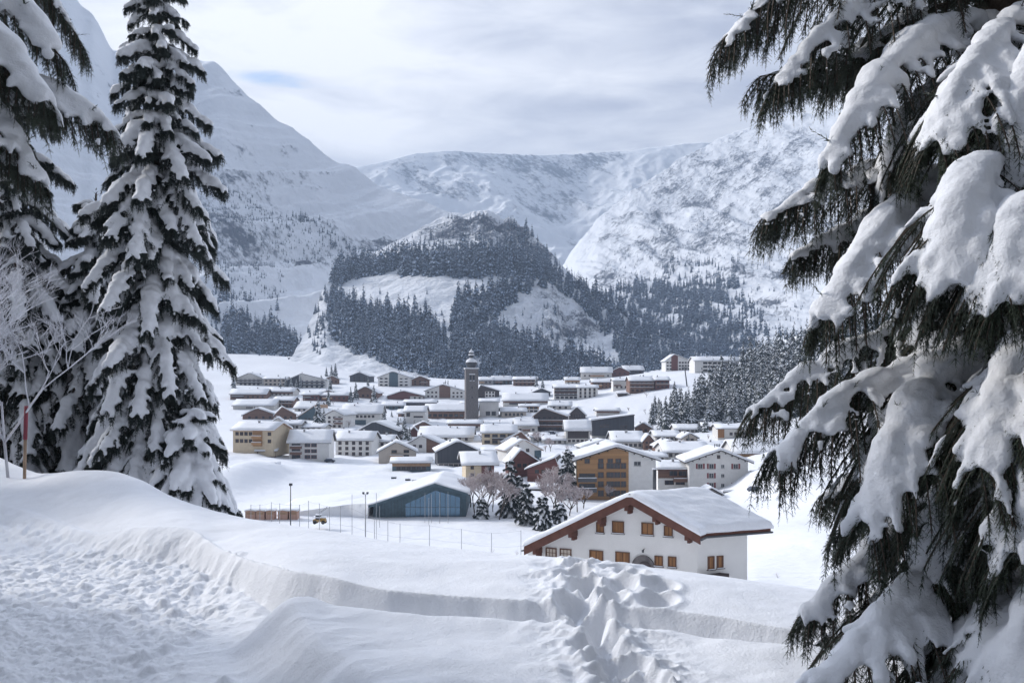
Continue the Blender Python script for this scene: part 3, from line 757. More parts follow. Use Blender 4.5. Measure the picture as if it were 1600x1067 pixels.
# --- back rows on the left
house(368, 412, 602, 592, 583, 'y', -6, 16, 'offwhite', 'broad gabled hotel with brown balconies at the left end of the back row', [(3, 5, .1, .9, 0, 1.0, 1.8, 1.4)], balc=[(.05, .95, .33, 'darkwood'), (.05, .95, .68, 'darkwood')], cat='hotel', chim=2)
house(412, 447, 603, 592, 587, 'x', 0, 12, 'beige', 'low beige wing joining the two broad gabled hotels of the back row', [(2, 5, .02, .98, 0, 1, 1.6, 1.2)], cat='hotel')
house(449, 510, 606, 594, 584, 'y', 4, 18, 'white', 'wide gabled white hotel with rows of dark balconies, second from left in the back row', [(3, 7, .05, .95, .0, 1, 1.8, 1.4)], balc=[(.3, .95, .30, 'slate'), (.3, .95, .66, 'slate')], split=[(.0, .3, 0, 1.5, 'slate')], cat='hotel', apex=.36)
house(507, 530, 600, 593, 587, 'y', 10, 12, 'brown', 'small brown chalet right of the wide white hotel with dark balconies', [(1, 3, .1, .9, .2, .9)])
house(546, 577, 597, 588, 582, 'y', -14, 12, 'slate', 'small dark timber chalet standing alone left of the dark-centred hotel', [(2, 3, .1, .9, .1, 1)])
house(590, 640, 604, 590, 580.5, 'y', -8, 18, 'white', 'hotel with dark blue-grey centre and white balconies on both sides', [(3, 2, .03, .34, .02, 1.05, 2, 1.2), (3, 2, .66, .98, .02, 1.0, 2, 1.2)], split=[(.36, .64, 0, 1.6, 'teal')], balc=[(.02, .34, .30, 'white'), (.02, .34, .64, 'white'), (.66, .98, .30, 'white'), (.66, .98, .64, 'white')], cat='hotel', apex=.48, chim=2)
house(642, 671, 603, 594, 588, 'y', 12, 12, 'brown', 'brown chalet just right of the hotel with dark blue-grey centre', [(2, 3, .1, .9, .1, 1)])
house(360, 415, 624, 616, 606, 'x', 2, 18, 'brown', 'long low brown house below the leftmost hotel with a broad snowy roof', [(1, 7, .02, .98, .1, .9)], chim=2)
house(418, 458, 620, 612, 604, 'x', -4, 14, 'offwhite', 'pale house with snowy roof and dark gable end under the broad second hotel', [(1, 5, .1, .9, .2, .9)])
house(473, 499, 626, 617, 611, 'x', 0, 12, 'redbrown', 'red-brown timber house below the wide white hotel with dark balconies', [(1, 4, .05, .95, .2, .9)])
house(502, 543, 627, 618, 612, 'x', 3, 13, 'redbrown', 'longer red-brown house left of the brown bow-roofed gable', [(1, 5, .05, .95, .2, .9)])
house(552, 590, 622, 614, 604, 'y', -6, 16, 'brown', 'brown gabled house below the small dark timber chalet', [(1, 4, .1, .9, .1, .9)])
house(606, 662, 624, 619, 611, 'y', 5, 16, 'redbrown', 'wide low red-brown gable below the hotel with dark blue-grey centre', [(1, 3, .55, .95, .1, .9)], apex=.42, split=[(.62, .98, 0, .98, 'offwhite')], chim=1)
house(364, 428, 640, 634, 622, 'x', 0, 22, 'offwhite', 'flat white building with a thin dark slot at the far left of the village', [(1, 2, .3, .7, .3, .8, 6, .6)], chim=0, cat='building')
house(428, 458, 637, 626, 618, 'x', 0, 14, 'brown', 'brown balcony block beside the flat white building on the left', [(2, 5, .04, .96, 0, 1, 1.1, 1.1)], balc=[(.02, .98, .45, 'brown')])
house(460, 498, 643, 638, 626, 'x', -3, 18, 'offwhite', 'low pale house with broad snowy roof right of the brown balcony block', [(1, 4, .1, .9, .2, .9)], chim=2)
house(380, 432, 655, 649, 638, 'y', 8, 16, 'brown', 'bow-roofed brown gable above the cream guesthouse', [(1, 4, .1, .9, .1, .9)], apex=.42)
house(430, 462, 656, 648, 636, 'y', 14, 16, 'brown', 'narrow brown gable with long diagonal snowy eave beside the bow-roofed one', [(1, 3, .1, .9, .1, .9)], apex=.35, roofm='tan')
house(465, 496, 656, 652, 633, 'y', -14, 16, 'teal', 'dark blue-grey half gable with tan eave board left of the village fir', [(1, 2, .3, .7, .1, .7)], apex=.95, roofm='tan')
house(508, 537, 669, 648, 641, 'y', -20, 14, 'white', 'white four-storey house with brown balconies behind the blue-grey apartment block', [(3, 3, .06, .94, 0, .95, 1.4, 1.2)], balc=[(.55, .98, .33, 'brown'), (.55, .98, .66, 'brown')], chim=1)
house(534, 595, 664, 646, 630, 'x', 0, 18, 'white', 'large white house with dark lower storey and a cross gable at its right', [(1, 8, .05, .85, .5, 1, 1.3, 1.3)], split=[(.0, .62, .02, .45, 'teal')], chim=2)
house(560, 622, 690, 673, 659, 'y', -12, 18, 'slate', 'dark slate gable rising behind the blue-grey apartment block', [(2, 5, .1, .9, .3, 1, 1, 1)], apex=.40, Y=520)
house(440, 470, 672, 663, 655, 'x', 0, 12, 'offwhite', 'small white house behind the white house with reddish windows', [(1, 4, .1, .9, .2, .9)])
house(422, 446, 674, 662, 653, 'y', 10, 12, 'offwhite', 'narrow white gable beside the cream guesthouse', [(1, 2, .2, .8, .1, .9)])
house(362, 428, 697, 672, 657, 'x', -12, 14, 'cream', 'cream guesthouse with a timber cross gable at the left edge of the village', [(2, 4, .05, .5, .1, 1), (2, 1, .85, .98, .1, 1)], Y=400, split=[(.50, .74, .0, .98, 'oak')], balc=[(.50, .74, .1, 'oak'), (.50, .74, .5, 'oak')], roofm='tan', cat='guesthouse')
house(452, 514, 718, 691, 668, 'x', 4, 16, 'white', 'white three-storey house with paired reddish windows and balconies on its left', [(3, 2, .38, .70, .0, 1, 2.2, 1.3), (3, 1, .05, .3, .0, 1, 3.8, 1.5)], winkw=dict(frame='framer'), balc=[(.03, .32, .33, 'brown'), (.03, .32, .66, 'brown')], roofm='dfascia', cat='apartment house', chim=2)
house(524, 581, 713, 688, 671, 'x', -3, 16, 'white', 'blue-white apartment block with small square windows left of the beige gable', [(3, 5, .03, .97, .0, 1, 1.2, 1.3)], cat='apartment house', chim=2)
house(582, 612, 708, 690, 677, 'x', -3, 14, 'white', 'lower right-hand section beside the blue-white apartment block', [(2, 3, .05, .95, .1, 1, 1.2, 1.3)], cat='apartment house')
house(592, 650, 721, 706, 691, 'y', 6, 15, 'beige', 'beige gabled house with six small windows left of the slate barn', [(2, 2, .25, .9, .3, 1.3, 2, 1.1)], roofm='dfascia', chim=1, apex=.47)
house(636, 690, 707, 694, 681, 'y', -4, 16, 'white', 'gable half white and half brown timber behind the low pink-striped barn', [(1, 2, .12, .48, .4, 1.1)], split=[(.56, 1.0, 0, 1.6, 'brown')], apex=.42)
house(613, 672, 737, 723, 712, 'x', 3, 9, 'teal', 'low barn with a pinkish board strip and blue-grey doors beside the snowy field', [(1, 6, .1, .9, .2, .6, 1.3, 1.4)], split=[(0, 1, .62, .99, 'tan')], chim=0, cat='barn', name='barn', sn=.9)
house(684, 748, 729, 705, 689.5, 'y', 8, 18, 'slate', 'big dark slate gable on a white ground floor above the glass hall', [(1, 8, .03, .97, .02, .2, 1.6, .8)], split=[(0, 1, .0, .22, 'white')], apex=.50, cat='barn', name='barn', chim=1)
house(641, 652, 682, 674, 668, 'y', 5, 8, 'redbrown', 'tiny rust-red shed beside a fir in the middle of the village', None, chim=0, cat='shed', name='shed')
# --- middle
house(664, 726, 623, 611, 601, 'y', -4, 18, 'white', 'gable with brown timber centre and white sides left of the church tower', [(2, 3, .03, .33, .05, 1.1, 1.2, 1.1), (2, 3, .67, .97, .05, 1.0, 1.2, 1.1)], split=[(.36, .64, .1, 1.5, 'brown')], apex=.44, chim=2)
house(632, 681, 637, 629, 623, 'x', 0, 10, 'slate', 'flat dark-walled building behind the long brown hall', [(1, 6, .05, .95, .2, .8, 2, .6)], chim=0, cat='building')
house(664, 745, 655, 642, 629, 'x', -2, 16, 'brown', 'long brown timber hall with one large snowy roof left of the church tower', [(1, 9, .04, .96, .15, .8, 2.2, 1.6)], cat='hall', chim=0, roofm='dfascia')
house(632, 664, 662, 643, 632, 'x', -2, 14, 'white', 'white end block of the long brown hall with a dark opening', [(1, 1, .08, .28, .55, .95, 2, 2.6), (1, 1, .4, .95, .4, .75, 6, .8)], cat='building', chim=0)
house(746, 780, 621, 611, 602, 'y', 4, 14, 'darkwood', 'dark timber gable with white bays just right of the church tower', [(2, 4, .2, .8, .05, 1, 1.2, 1.2)], split=[(.35, .8, .0, .95, 'white')], apex=.15)
house(749, 779, 651, 628, 622, 'x', 0, 12, 'white', 'plain white blank-walled church nave with a dark doorway at its foot', [(1, 2, .3, .9, .05, .4, 2.6, 4)], cat='church nave', name='church_nave', chim=0, winkw=dict(frame='stone'))
house(748, 771, 601, 594, 588, 'x', 0, 12, 'grey', 'small grey house peeping out behind the church tower', [(1, 3, .1, .9, .2, .9)])
house(771, 800, 601, 594, 586, 'x', 8, 12, 'teal', 'blue-grey timber house at the forest edge right of the church tower', [(2, 4, .1, .9, .1, 1)])
house(802, 838, 603, 593, 587, 'x', -6, 12, 'brown', 'timber and white house at the forest edge nearest the brown hillside hotels', [(2, 5, .05, .95, .0, 1, 1.3, 1.2)], balc=[(.05, .95, .45, 'brown')])
house(786, 856, 634, 626, 612, 'x', 0, 22, 'offwhite', 'large snow-roofed house with one long dark window band', [(1, 1, .08, .70, .2, .95, 30, 2.2)], chim=2, cat='hotel')
house(812, 842, 645, 635, 630, 'x', 0, 10, 'white', 'white annex with dark window strip below the long dark band', [(2, 4, .05, .95, .05, 1, 2, 1)], cat='house')
house(832, 860, 620, 613, 607, 'y', 4, 12, 'slate', 'dark gable in front of the stacked white balconies', [(1, 3, .1, .9, .2, 1)])
house(784, 822, 652, 643, 635, 'x', 5, 13, 'beige', 'squat beige house with snow-heaped roof right of the nave', [(1, 5, .1, .9, .1, .9, 1.4, 1.6)])
house(834, 884, 673, 650, 638, 'y', -8, 18, 'darkwood', 'large dark timber chalet with tiers of balconies right of centre', [(3, 5, .08, .92, .0, 1.05, 1.6, 1.2)], balc=[(.05, .95, .28, 'brown'), (.05, .95, .62, 'brown')], apex=.30, roofm='tan', cat='chalet', chim=2)
house(889, 914, 655, 648, 636, 'y', -6, 12, 'darkwood', 'pointed dark gable with upright pale slats', [(1, 5, .1, .9, .2, 1.3, .8, 3)], chim=0)
house(655, 738, 690, 683, 664, 'x', 0, 26, 'offwhite', 'broad snow-covered flat roofs in the middle of the village', [(1, 7, .05, .95, .2, .9)], cat='building', chim=3)
house(700, 752, 672, 662, 654, 'x', 0, 14, 'offwhite', 'low white building with a snow-laden roof just below the church tower', [(1, 5, .05, .95, .2, .9)], cat='building')
house(753, 806, 695, 676, 661, 'x', 0, 16, 'cream', 'cream hotel with two rows of dark windows and a roof slot', [(2, 4, .04, .96, .0, 1, 2.6, 1.4)], cat='hotel', chim=2)
house(806, 840, 678, 665, 653, 'x', 4, 14, 'offwhite', 'white house with dark gable end behind the cream hotel', [(1, 4, .1, .9, .1, .9)], cat='house')
house(786, 828, 696, 690, 675, 'y', 14, 14, 'brown', 'brown gable directly behind the white and blue-grey gable', [(1, 2, .3, .7, .2, .9)], apex=.66, roofm='tan')
house(792, 846, 722, 703, 687, 'y', 16, 15, 'white', 'white gable with blue-grey side in front of the brown gable', [(1, 2, .3, .7, .8, 1.15), (1, 5, .1, .9, .1, .5)], split=[(.8, 1, .0, .95, 'teal')], apex=.48, roofm='tan')
house(728, 772, 762, 725, 702, 'x', 6, 20, 'cream', 'cream-walled farmhouse with a sweeping snow roof right of the slate barn', [(3, 1, .05, .4, .1, 1, .9, .9), (2, 1, .7, .95, .3, 1, 1.3, 1.4)], Y=330, split=[(.55, 1, .1, .98, 'redbrown')], cat='farmhouse', chim=1, ov=1.6)
house(798, 842, 742, 722, 703, 'y', 8, 14, 'redbrown', 'dark red timber gable behind the tall front firs', [(1, 3, .2, .8, .5, 1)], Y=345, roofm='darkwood', apex=.36, cat='chalet')
house(824, 874, 745, 733, 715, 'y', -8, 14, 'redbrown', 'red-brown house with snow-filled eave left of the big larch-clad block', [(1, 3, .2, .8, .4, 1)], Y=330, roofm='dfascia', apex=.9)
house(828, 880, 776, 764, 752, 'x', -6, 10, 'offwhite', 'low outbuilding half hidden behind the front firs', [(1, 5, .05, .95, .2, .9)], Y=305, cat='outbuilding')
house(884, 922, 694, 672, 653, 'x', 0, 12, 'offwhite', 'compact cube of a house with dark timber upper floor and thick square snow cap', [(1, 5, .06, .94, .1, .4, 1.2, 1)], split=[(.08, .94, .42, .97, 'darkwood')], chim=0, sn=1.4)
house(925, 964, 684, 674, 661, 'x', 0, 12, 'offwhite', 'low snowy house beneath the wedge-shaped modern building', [(1, 4, .1, .9, .2, .9)])
# --- hillside on the right
house(866, 905, 624, 606, 599, 'x', 0, 14, 'white', 'stacked white terraces with dark balconies, leftmost house on the hillside', [(3, 5, .05, .95, .0, 1, 2, 1.3)], balc=[(.02, .98, .33, 'darkwood'), (.02, .98, .66, 'darkwood')], cat='hotel')
house(902, 934, 622, 606, 600, 'x', 0, 12, 'white', 'white block with vertical dark bays right of the stacked terraces', [(3, 4, .05, .95, .0, 1, 1.2, 1.8)], cat='hotel', winkw=dict(frame='frameb'))
house(883, 906, 601, 594, 588, 'x', 0, 10, 'offwhite', 'small white upper house above the stacked terraces', [(1, 3, .1, .9, .2, .9)])
house(908, 956, 592, 582, 572, 'x', -3, 14, 'offwhite', 'long snowy-roofed house with dark eave at the top left of the hillside', [(1, 6, .05, .95, .1, .9)])
house(925, 958, 608, 597, 590, 'x', 0, 12, 'brown', 'brown timber block between two white houses on the hillside', [(2, 5, .05, .95, .1, 1, 1, 1)])
house(958, 984, 609, 595, 589, 'x', 0, 12, 'white', 'plain white house wall left of the long brown hillside hotel', [(1, 3, .1, .9, .1, .5)])
house(954, 983, 588, 581, 574, 'y', -5, 12, 'redbrown', 'small red-brown gable on the hillside crest', [(1, 3, .1, .9, .2, 1.1)])
house(975, 1006, 585, 578, 570, 'x', 5, 14, 'slate', 'snow-roofed house with dark slots right of the small red-brown gable', [(1, 4, .1, .9, .2, .9)], chim=2)
house(984, 1022, 613, 595, 586, 'x', 2, 15, 'brown', 'left half of the long brown hillside hotel with plank balconies', [(3, 5, .03, .97, .0, 1, 1.5, 1)], balc=[(.01, .99, .33, 'brown'), (.01, .99, .66, 'brown')], cat='hotel', chim=2)
house(1024, 1046, 608, 594, 587, 'x', 2, 14, 'redbrown', 'right half of the long brown hillside hotel, lower and shorter', [(2, 3, .05, .95, .0, 1, 1.5, 1)], balc=[(.01, .99, .45, 'brown')], cat='hotel')
house(1007, 1028, 576, 571, 567, 'x', 0, 10, 'teal', 'flat blue-green box of a house near the hillside crest', [(1, 3, .1, .9, .2, .9)], chim=0)
house(1021, 1040, 577, 568, 562, 'y', 0, 12, 'beige', 'narrow beige gable left of the brown-centred hillside hotel', [(1, 2, .1, .9, .2, .9)])
house(1040, 1080, 579, 564, 554, 'y', 4, 16, 'white', 'gabled hillside hotel with brown centre bay and white sides', [(3, 2, .02, .25, .0, 1, 1.5, 1.2), (3, 4, .5, .96, .0, 1, 1.5, 1.2)], split=[(.22, .48, .0, 1.5, 'redbrown')], apex=.34, cat='hotel', chim=2)
house(1085, 1156, 582, 564, 556, 'x', 5, 14, 'white', 'long white hotel at the right end of the hillside crest', [(3, 7, .18, .95, .02, .98, 3.2, 1.3)], cat='hotel', chim=2, balc=[(.55, .98, .33, 'slate'), (.55, .98, .66, 'slate')])
house(966, 979, 619, 615, 612, 'x', 0, 6, 'darkwood', 'tiny dark hut on the snow slope under the brown hillside hotel', None, chim=0, cat='hut', name='hut')
# --- right part of the village
house(958, 1006, 702, 690, 671, 'x', 0, 24, 'offwhite', 'broad snowy roof terraces behind the larch-clad block', [(1, 6, .05, .95, .2, .9)], chim=3, cat='building')
house(1006, 1021, 703, 688, 679, 'y', 0, 10, 'brown', 'narrow brown timber end wall between the snowy roof terraces', [(2, 2, .1, .9, .1, 1, .9, .9)], chim=0)
house(910, 956, 704, 700, 690, 'y', 10, 12, 'grey', 'low snow-buried roof just behind the larch-clad block', None, apex=.75)
house(1024, 1062, 690, 682, 670, 'x', 0, 18, 'offwhite', 'left of three wide snow roofs behind the house with red shutters', [(1, 5, .05, .95, .2, .9)], chim=2, cat='building')
house(1056, 1094, 676, 671, 661, 'x', 0, 14, 'offwhite', 'middle of three wide snow roofs, highest up the lane', [(1, 5, .05, .95, .2, .9)], cat='building')
house(1040, 1110, 716, 707, 688, 'x', 0, 26, 'offwhite', 'widest snow roof directly behind the house with red shutters', [(1, 7, .05, .95, .2, .9)], chim=3, cat='building')
house(1076, 1100, 664, 658, 652, 'x', 0, 10, 'brown', 'small brown house under the firs at the foot of the wooded slope', [(1, 3, .1, .9, .2, .9)])
house(1122, 1178, 684, 670, 660, 'x', -4, 18, 'offwhite', 'snow-roofed house with an orange end wall right of the lane', [(1, 5, .3, .95, .1, .8)], split=[(.0, .18, 0, .98, 'orange')])
house(1148, 1236, 726, 708, 684, 'x', 0, 20, 'offwhite', 'long chalet with an orange-brown balcony strip under a huge roof at the right', [(1, 9, .03, .97, .05, .45, 1.4, 1.3)], split=[(0, 1, .62, .98, 'oak')], balc=[(.02, .98, .42, 'oak')], chim=1, cat='chalet', Y=380)
house(1028, 1076, 762, 733, 716, 'x', 0, 14, 'white', 'white annex with dark windows left of the house with red shutters', [(1, 2, .35, .95, .62, .95, 2.6, 1.5), (1, 2, .2, .9, .15, .42, 3.4, 1.3)], Y=305, roofm='fascia', cat='annex', balc=[(.5, .95, .35, 'brown')])

# --- smaller houses filling the gaps between
house(516, 552, 684, 676, 668, 'x', 0, 14, 'offwhite', 'low white house squeezed between the blue-white block and the big white cross-gabled house', [(1, 4, .1, .9, .2, .9)])
house(474, 506, 674, 668, 660, 'x', -4, 14, 'offwhite', 'low snowy roof left of the tall village fir', [(1, 3, .1, .9, .2, .9)])
house(600, 630, 668, 660, 650, 'x', 4, 12, 'offwhite', 'plain white house behind the dark slate gable of the middle row', [(1, 3, .1, .9, .2, .9)])
house(622, 652, 652, 646, 638, 'x', 0, 12, 'brown', 'small brown house left of the white end block of the long hall', [(1, 3, .1, .9, .2, .9)])
house(690, 716, 706, 699, 691, 'x', 0, 12, 'beige', 'small beige house behind the ridge of the big slate gable', [(1, 3, .1, .9, .2, .9)])
house(752, 790, 712, 705, 697, 'x', -6, 12, 'offwhite', 'white low house between the slate gable and the white and blue-grey gable', [(1, 4, .1, .9, .2, .9)], chim=2)
house(850, 882, 694, 688, 679, 'x', 6, 12, 'offwhite', 'low white house just left of the dark timber cube house', [(1, 3, .1, .9, .2, .9)])
house(1100, 1132, 704, 697, 688, 'x', 0, 14, 'offwhite', 'snowy house peeping over the right slope of the roof of the house with red shutters', [(1, 4, .1, .9, .2, .9)])
house(1030, 1064, 704, 697, 688, 'y', 8, 12, 'brown', 'low brown gable under wide snow left of the three round chimneys', [(1, 2, .2, .8, .2, .9)])
house(384, 424, 684, 678, 668, 'x', 0, 14, 'brown', 'brown house with heaped roof just behind the cream guesthouse', [(1, 4, .1, .9, .2, .9)])
house(540, 576, 642, 636, 629, 'x', 0, 12, 'offwhite', 'flat pale roof directly above the big white cross-gabled house', [(1, 4, .1, .9, .2, .9)])
house(598, 632, 640, 634, 627, 'x', 4, 12, 'teal', 'blue-grey house under the wide low red-brown gable', [(1, 3, .1, .9, .2, .9)])
house(720, 750, 636, 631, 626, 'x', 0, 10, 'offwhite', 'small white roof touching the left of the church tower shaft', None)
house(858, 892, 640, 634, 625, 'x', -4, 12, 'offwhite', 'white house on the rise between the dark gable and the hillside', [(1, 3, .1, .9, .2, .9)])
house(496, 530, 622, 616, 610, 'y', 5, 12, 'brown', 'little brown gable below the cluster of three thin firs', [(1, 2, .2, .8, .2, .9)])
house(660, 700, 680, 674, 667, 'x', 3, 10, 'beige', 'beige strip of a house in front of the broad flat roofs', [(1, 5, .05, .95, .2, .9)], chim=0)
house(932, 968, 650, 642, 636, 'x', 0, 12, 'offwhite', 'snow-sunk white house on the open slope above the wedge-shaped building', None, chim=0)
house(830, 858, 690, 683, 674, 'x', 4, 12, 'offwhite', 'small white house right of the white and blue-grey gable', [(1, 3, .1, .9, .2, .9)])
house(806, 832, 664, 658, 650, 'x', -5, 10, 'beige', 'beige house wedged left of the large dark timber chalet', [(1, 3, .1, .9, .2, .9)])
house(884, 912, 668, 662, 655, 'x', 0, 10, 'offwhite', 'low white house in front of the pointed dark gable with slats', [(1, 3, .1, .9, .2, .9)])
house(742, 768, 722, 715, 706, 'y', 10, 10, 'brown', 'brown gable peeping over the cream-walled farmhouse roof', [(1, 2, .2, .8, .2, .9)])
house(992, 1018, 676, 669, 661, 'y', -8, 12, 'brown', 'brown gable left of the lane clump of firs', [(1, 2, .2, .8, .2, .9)])
house(1010, 1040, 722, 714, 704, 'x', 0, 12, 'offwhite', 'white house tucked behind the white annex with dark windows', [(1, 4, .1, .9, .2, .9)], chim=2)
house(1066, 1090, 690, 684, 677, 'y', 8, 10, 'beige', 'small beige gable between the left and widest snow roofs', [(1, 2, .2, .8, .2, .9)])
house(1098, 1126, 672, 666, 658, 'x', -6, 10, 'brown', 'brown cabin under the broad fir at the wooded slope foot', [(1, 3, .1, .9, .2, .9)])
house(556, 588, 656, 650, 643, 'x', 0, 10, 'beige', 'narrow beige house behind the large white cross-gabled house roof', [(1, 3, .1, .9, .2, .9)])
house(700, 728, 722, 716, 708, 'x', 0, 8, 'offwhite', 'white garage roof between the slate gable and the cream farmhouse', None, chim=0)
house(402, 430, 712, 705, 697, 'x', 6, 10, 'brown', 'small brown shed at the foot of the cream guesthouse', [(1, 2, .2, .8, .2, .9)], cat='shed')
house(648, 676, 672, 666, 659, 'y', 6, 10, 'brown', 'brown gable right of the tiny rust-red shed', [(1, 2, .2, .8, .2, .9)])
# ------------------------------------------------------------------ the larger buildings
def place(name, px, base, Y, rot, label, cat):
    r_ = empty(name, P3(px, base, Y), math.radians(rot)); return tag(r_, label, cat)
# larch-clad block
Y = 285; k = Y / F; W_ = 124 * k
big = place('apartment_block', 901, 778, Y - 1, 2, 'five-storey block clad in golden larch boards with a white right-hand part', 'apartment block')
h = (778 - 719) * k; rise = (719 - 699) * k
gable(big, W_, 20, h, rise, 'y', 'white', 'dfascia', ov=1.3, sn=1.0, chim=1, apex=.50, near=True)
f = .655; mb = MB(); zt = lambda q: h + rise * (q / .5 if q < .5 else (1 - q) / .5)
mb.prism([(-.02, -.5), (f * W_, -.5), (f * W_, zt(f) - .2), (.5 * W_, h + rise - .2), (-.02, h - .2)], -.14, -.003, 'y'); mb.build('timber_facing', M['oak'], big)
for i, z in enumerate((.9, 3.5, 6.1, 8.7)):
    for (x, w1) in ((6.9, 1.5), (9.6, 2.0), (11.6, 1.6), (13.4, 1.3)):
        window(big, x, z + .5, w1, 1.4, frame='frameb', kids=True).location.y = -.14
for z in (1.9, 4.8):
    mb = MB(); mb.box(.3, 5.6, -1.5, -.16, z - .15, z); mb.box(.3, 5.6, -1.5, -1.42, z, z + 1.0); mb.box(.3, .38, -1.42, -.16, z, z + 1); mb.box(5.52, 5.6, -1.42, -.16, z, z + 1)
    mb.box(.3, 5.6, -1.56, -1.36, z + 1.01, z + 1.22, 1); mb.build('balcony', [M['metal'], M['snow_roof']], big, fix=False)
    window(big, 3, z + 1.2, 4.4, 1.9, frame='frameb', kids=True).location.y = -.14
for x, w1 in ((3, 1.3), (6.9, 1.3), (9.6, 1.4), (11.9, 1.4)): window(big, x, 10.6, w1, 1.1, frame='frameb', kids=True).location.y = -.14
window(big, 17.4, h - 1.0, 1.9, 1.1, frame='framew', kids=True)
for i in range(9):
    mb = MB(); q = (i + .5) / 9; x = q * W_; mb.box(x - .12, x + .12, -1.2, -.16, zt(q) - .42, zt(q) - .12); mb.build('purlin', M['dfascia'], big)
# white house with red shutters
Y = 300; k = Y / F; W_ = 91 * k
wh = place('guesthouse', 1077, 765, Y, -2, 'white four-storey house with dark red shutters right of the larch-clad block', 'guesthouse')
h = (765 - 721) * k; rise = (721 - 704) * k
gable(wh, W_, 18, h, rise, 'y', 'white', 'dfascia', ov=1.5, sn=.9, chim=0, near=True, apex=.53)
zt = lambda q: h + rise * (q / .53 if q < .53 else (1 - q) / .47)
for r_, z in enumerate((1.4, 4.3, 7.1)):
    for j, x in enumerate((3.3, 6.6, 10.0, 13.9)):
        if j == 0 and r_ < 2: continue
        if r_ == 1 and j == 3: continue
        sq = j == 2
        window(wh, x, z, .9 if sq else 1.25, .9 if sq else 1.35, frame='framew', kids=True, shutters=None if sq else 'framer')
window(wh, W_ * .5, h + rise - 1.8, .8, .8, frame='frameb', kids=True)
for i in range(9):
    q = (i + .5) / 9; x = q * W_; mb = MB(); mb.box(x - .1, x + .1, -1.4, -.01, zt(q) - .38, zt(q) - .08); mb.build('purlin', M['dfascia'], wh)
for x in (8.6, 9.3, 10.0):
    mb = MB(); mb.tube([(x, 6, h + rise - .8), (x, 6, h + rise + 1.7)], .12, 8); mb.tube([(x, 6, h + rise + 1.72), (x, 6, h + rise + 1.95)], .2, 8, 1); mb.build('chimney', [M['metal'], M['snow_roof']], wh)
an = place('annex', 1167, 758, 303, 0, 'small brown balcony annex on the right of the house with red shutters', 'annex')
mb = MB(); mb.box(0, 4.4, 0, 5, -3, 3); mb.build('wall', M['white'], an)
mb = MB(); mb.box(-.1, 4.6, -.9, 5.1, 3.004, 3.15); rf = mb.build('roof', M['dfascia'], an); mb = MB(); mb.box(-.1, 4.6, -.9, 5.1, 3.152, 3.7); mb.build('roof_snow', M['snow_roof'], rf, bevel=.15)
balcony(an, .1, 4.3, 1.5, mat='brown', dep=.8)
window(an, 2.2, .7, 2.6, 1.1, frame='frameb', kids=True)
ga = place('garage', 1094, 779, 275, 0, 'small stone garage with a snow-capped dark gable below the red shutters', 'garage')
gable(ga, 6.2, 7, 1.0, 1.7, 'y', 'stone', 'dfascia', ov=.4, sn=.6, chim=0, near=True)
mb = MB(); mb.box(1.6, 4.6, -.06, -.003, 0, 1.6); mb.build('door', M['darkwood'], ga)
rw = place('retaining_wall', 1130, 777, 285, 0, 'grey stone retaining wall running right from the small garage', 'wall')
mb = MB(); mb.box(0, 8.4, 0, .6, -2, 1.6); mb.build('wall', M['stone'], rw); mb = MB(); mb.box(-.1, 8.5, -.1, .9, 1.604, 2.2); mb.build('snow_cap', M['snow_roof'], rw, bevel=.2)

# wedge-shaped modern building
Y = 520; k = Y / F
wd = place('modern_building', 925, 672, Y, 0, 'wedge-shaped modern building with a purple-grey wall rising to the right', 'building')
mb = MB(); W_ = 66 * k; mb.prism([(0, -3), (W_, -3), (W_, 23 * k), (0, 14 * k)], 0, 14, 'y'); mb.build('wall', M['slate'], wd)
mb = MB(); mb.prism([(-.6, 14 * k - .05), (W_ + .3, 23 * k + .08), (W_ + .3, 23 * k + .4), (-.6, 14 * k + .3)], -.6, 14.5, 'y'); rf = mb.build('roof', M['dfascia'], wd)
mb = MB(); mb.prism([(-.6, 14 * k + .31), (W_ * .97, 23 * k + .40), (W_ * .97, 23 * k + .75), (-.6, 14 * k + 1.2)], -.6, 14.5, 'y'); mb.build('roof_snow', M['snow_roof'], rf)
window(wd, W_ * .3, 2.2, 4, 1.2); window(wd, W_ * .75, 1.6, 3, 1.2)

# church tower
Y = 600; k = Y / F
ct = place('church_tower', 728, 652, Y, 9, 'tall square stone church tower with a dark snow-capped onion dome', 'church tower')
a = 19.5 * k; hs = (652 - 577) * k
mb = MB(); mb.box(0, a, 0, a, -3, hs); mb.build('shaft', M['stone'], ct)
mb = MB(); mb.box(-.45, a + .45, -.45, a + .45, hs + .003, hs + .5); mb.box(-.5, a + .5, -.5, a + .5, hs + .5, hs + .95, 1); mb.build('cornice', [M['grey'], M['snow_roof']], ct)
c0 = a / 2
mb = MB(); mb.lathe([(2.5, hs + .9), (2.6, hs + 1.9), (3.3, hs + 2.6), (3.55, hs + 3.6), (3.4, hs + 4.3)], 20, c0, c0, 0)
mb.lathe([(3.42, hs + 4.3), (3.35, hs + 4.9), (2.7, hs + 5.9), (1.6, hs + 6.5), (1.1, hs + 6.9)], 20, c0, c0, 1); dm = mb.build('dome', [M['dome'], M['snow_roof']], ct, smooth=True)
mb = MB(); mb.lathe([(1.15, hs + 6.9), (1.15, hs + 8.2), (1.5, hs + 8.5), (1.9, hs + 8.6)], 14, c0, c0, 0); mb.lathe([(1.9, hs + 8.6), (1.75, hs + 9.2), (1.3, hs + 9.3)], 14, c0, c0, 1)
mb.lathe([(1.3, hs + 9.3), (1.35, hs + 9.8), (1.5, hs + 10.2)], 14, c0, c0, 0); mb.lathe([(1.5, hs + 10.2), (1.3, hs + 11.0), (.6, hs + 11.6), (.15, hs + 12.3), (0.01, hs + 13.4)], 14, c0, c0, 1)
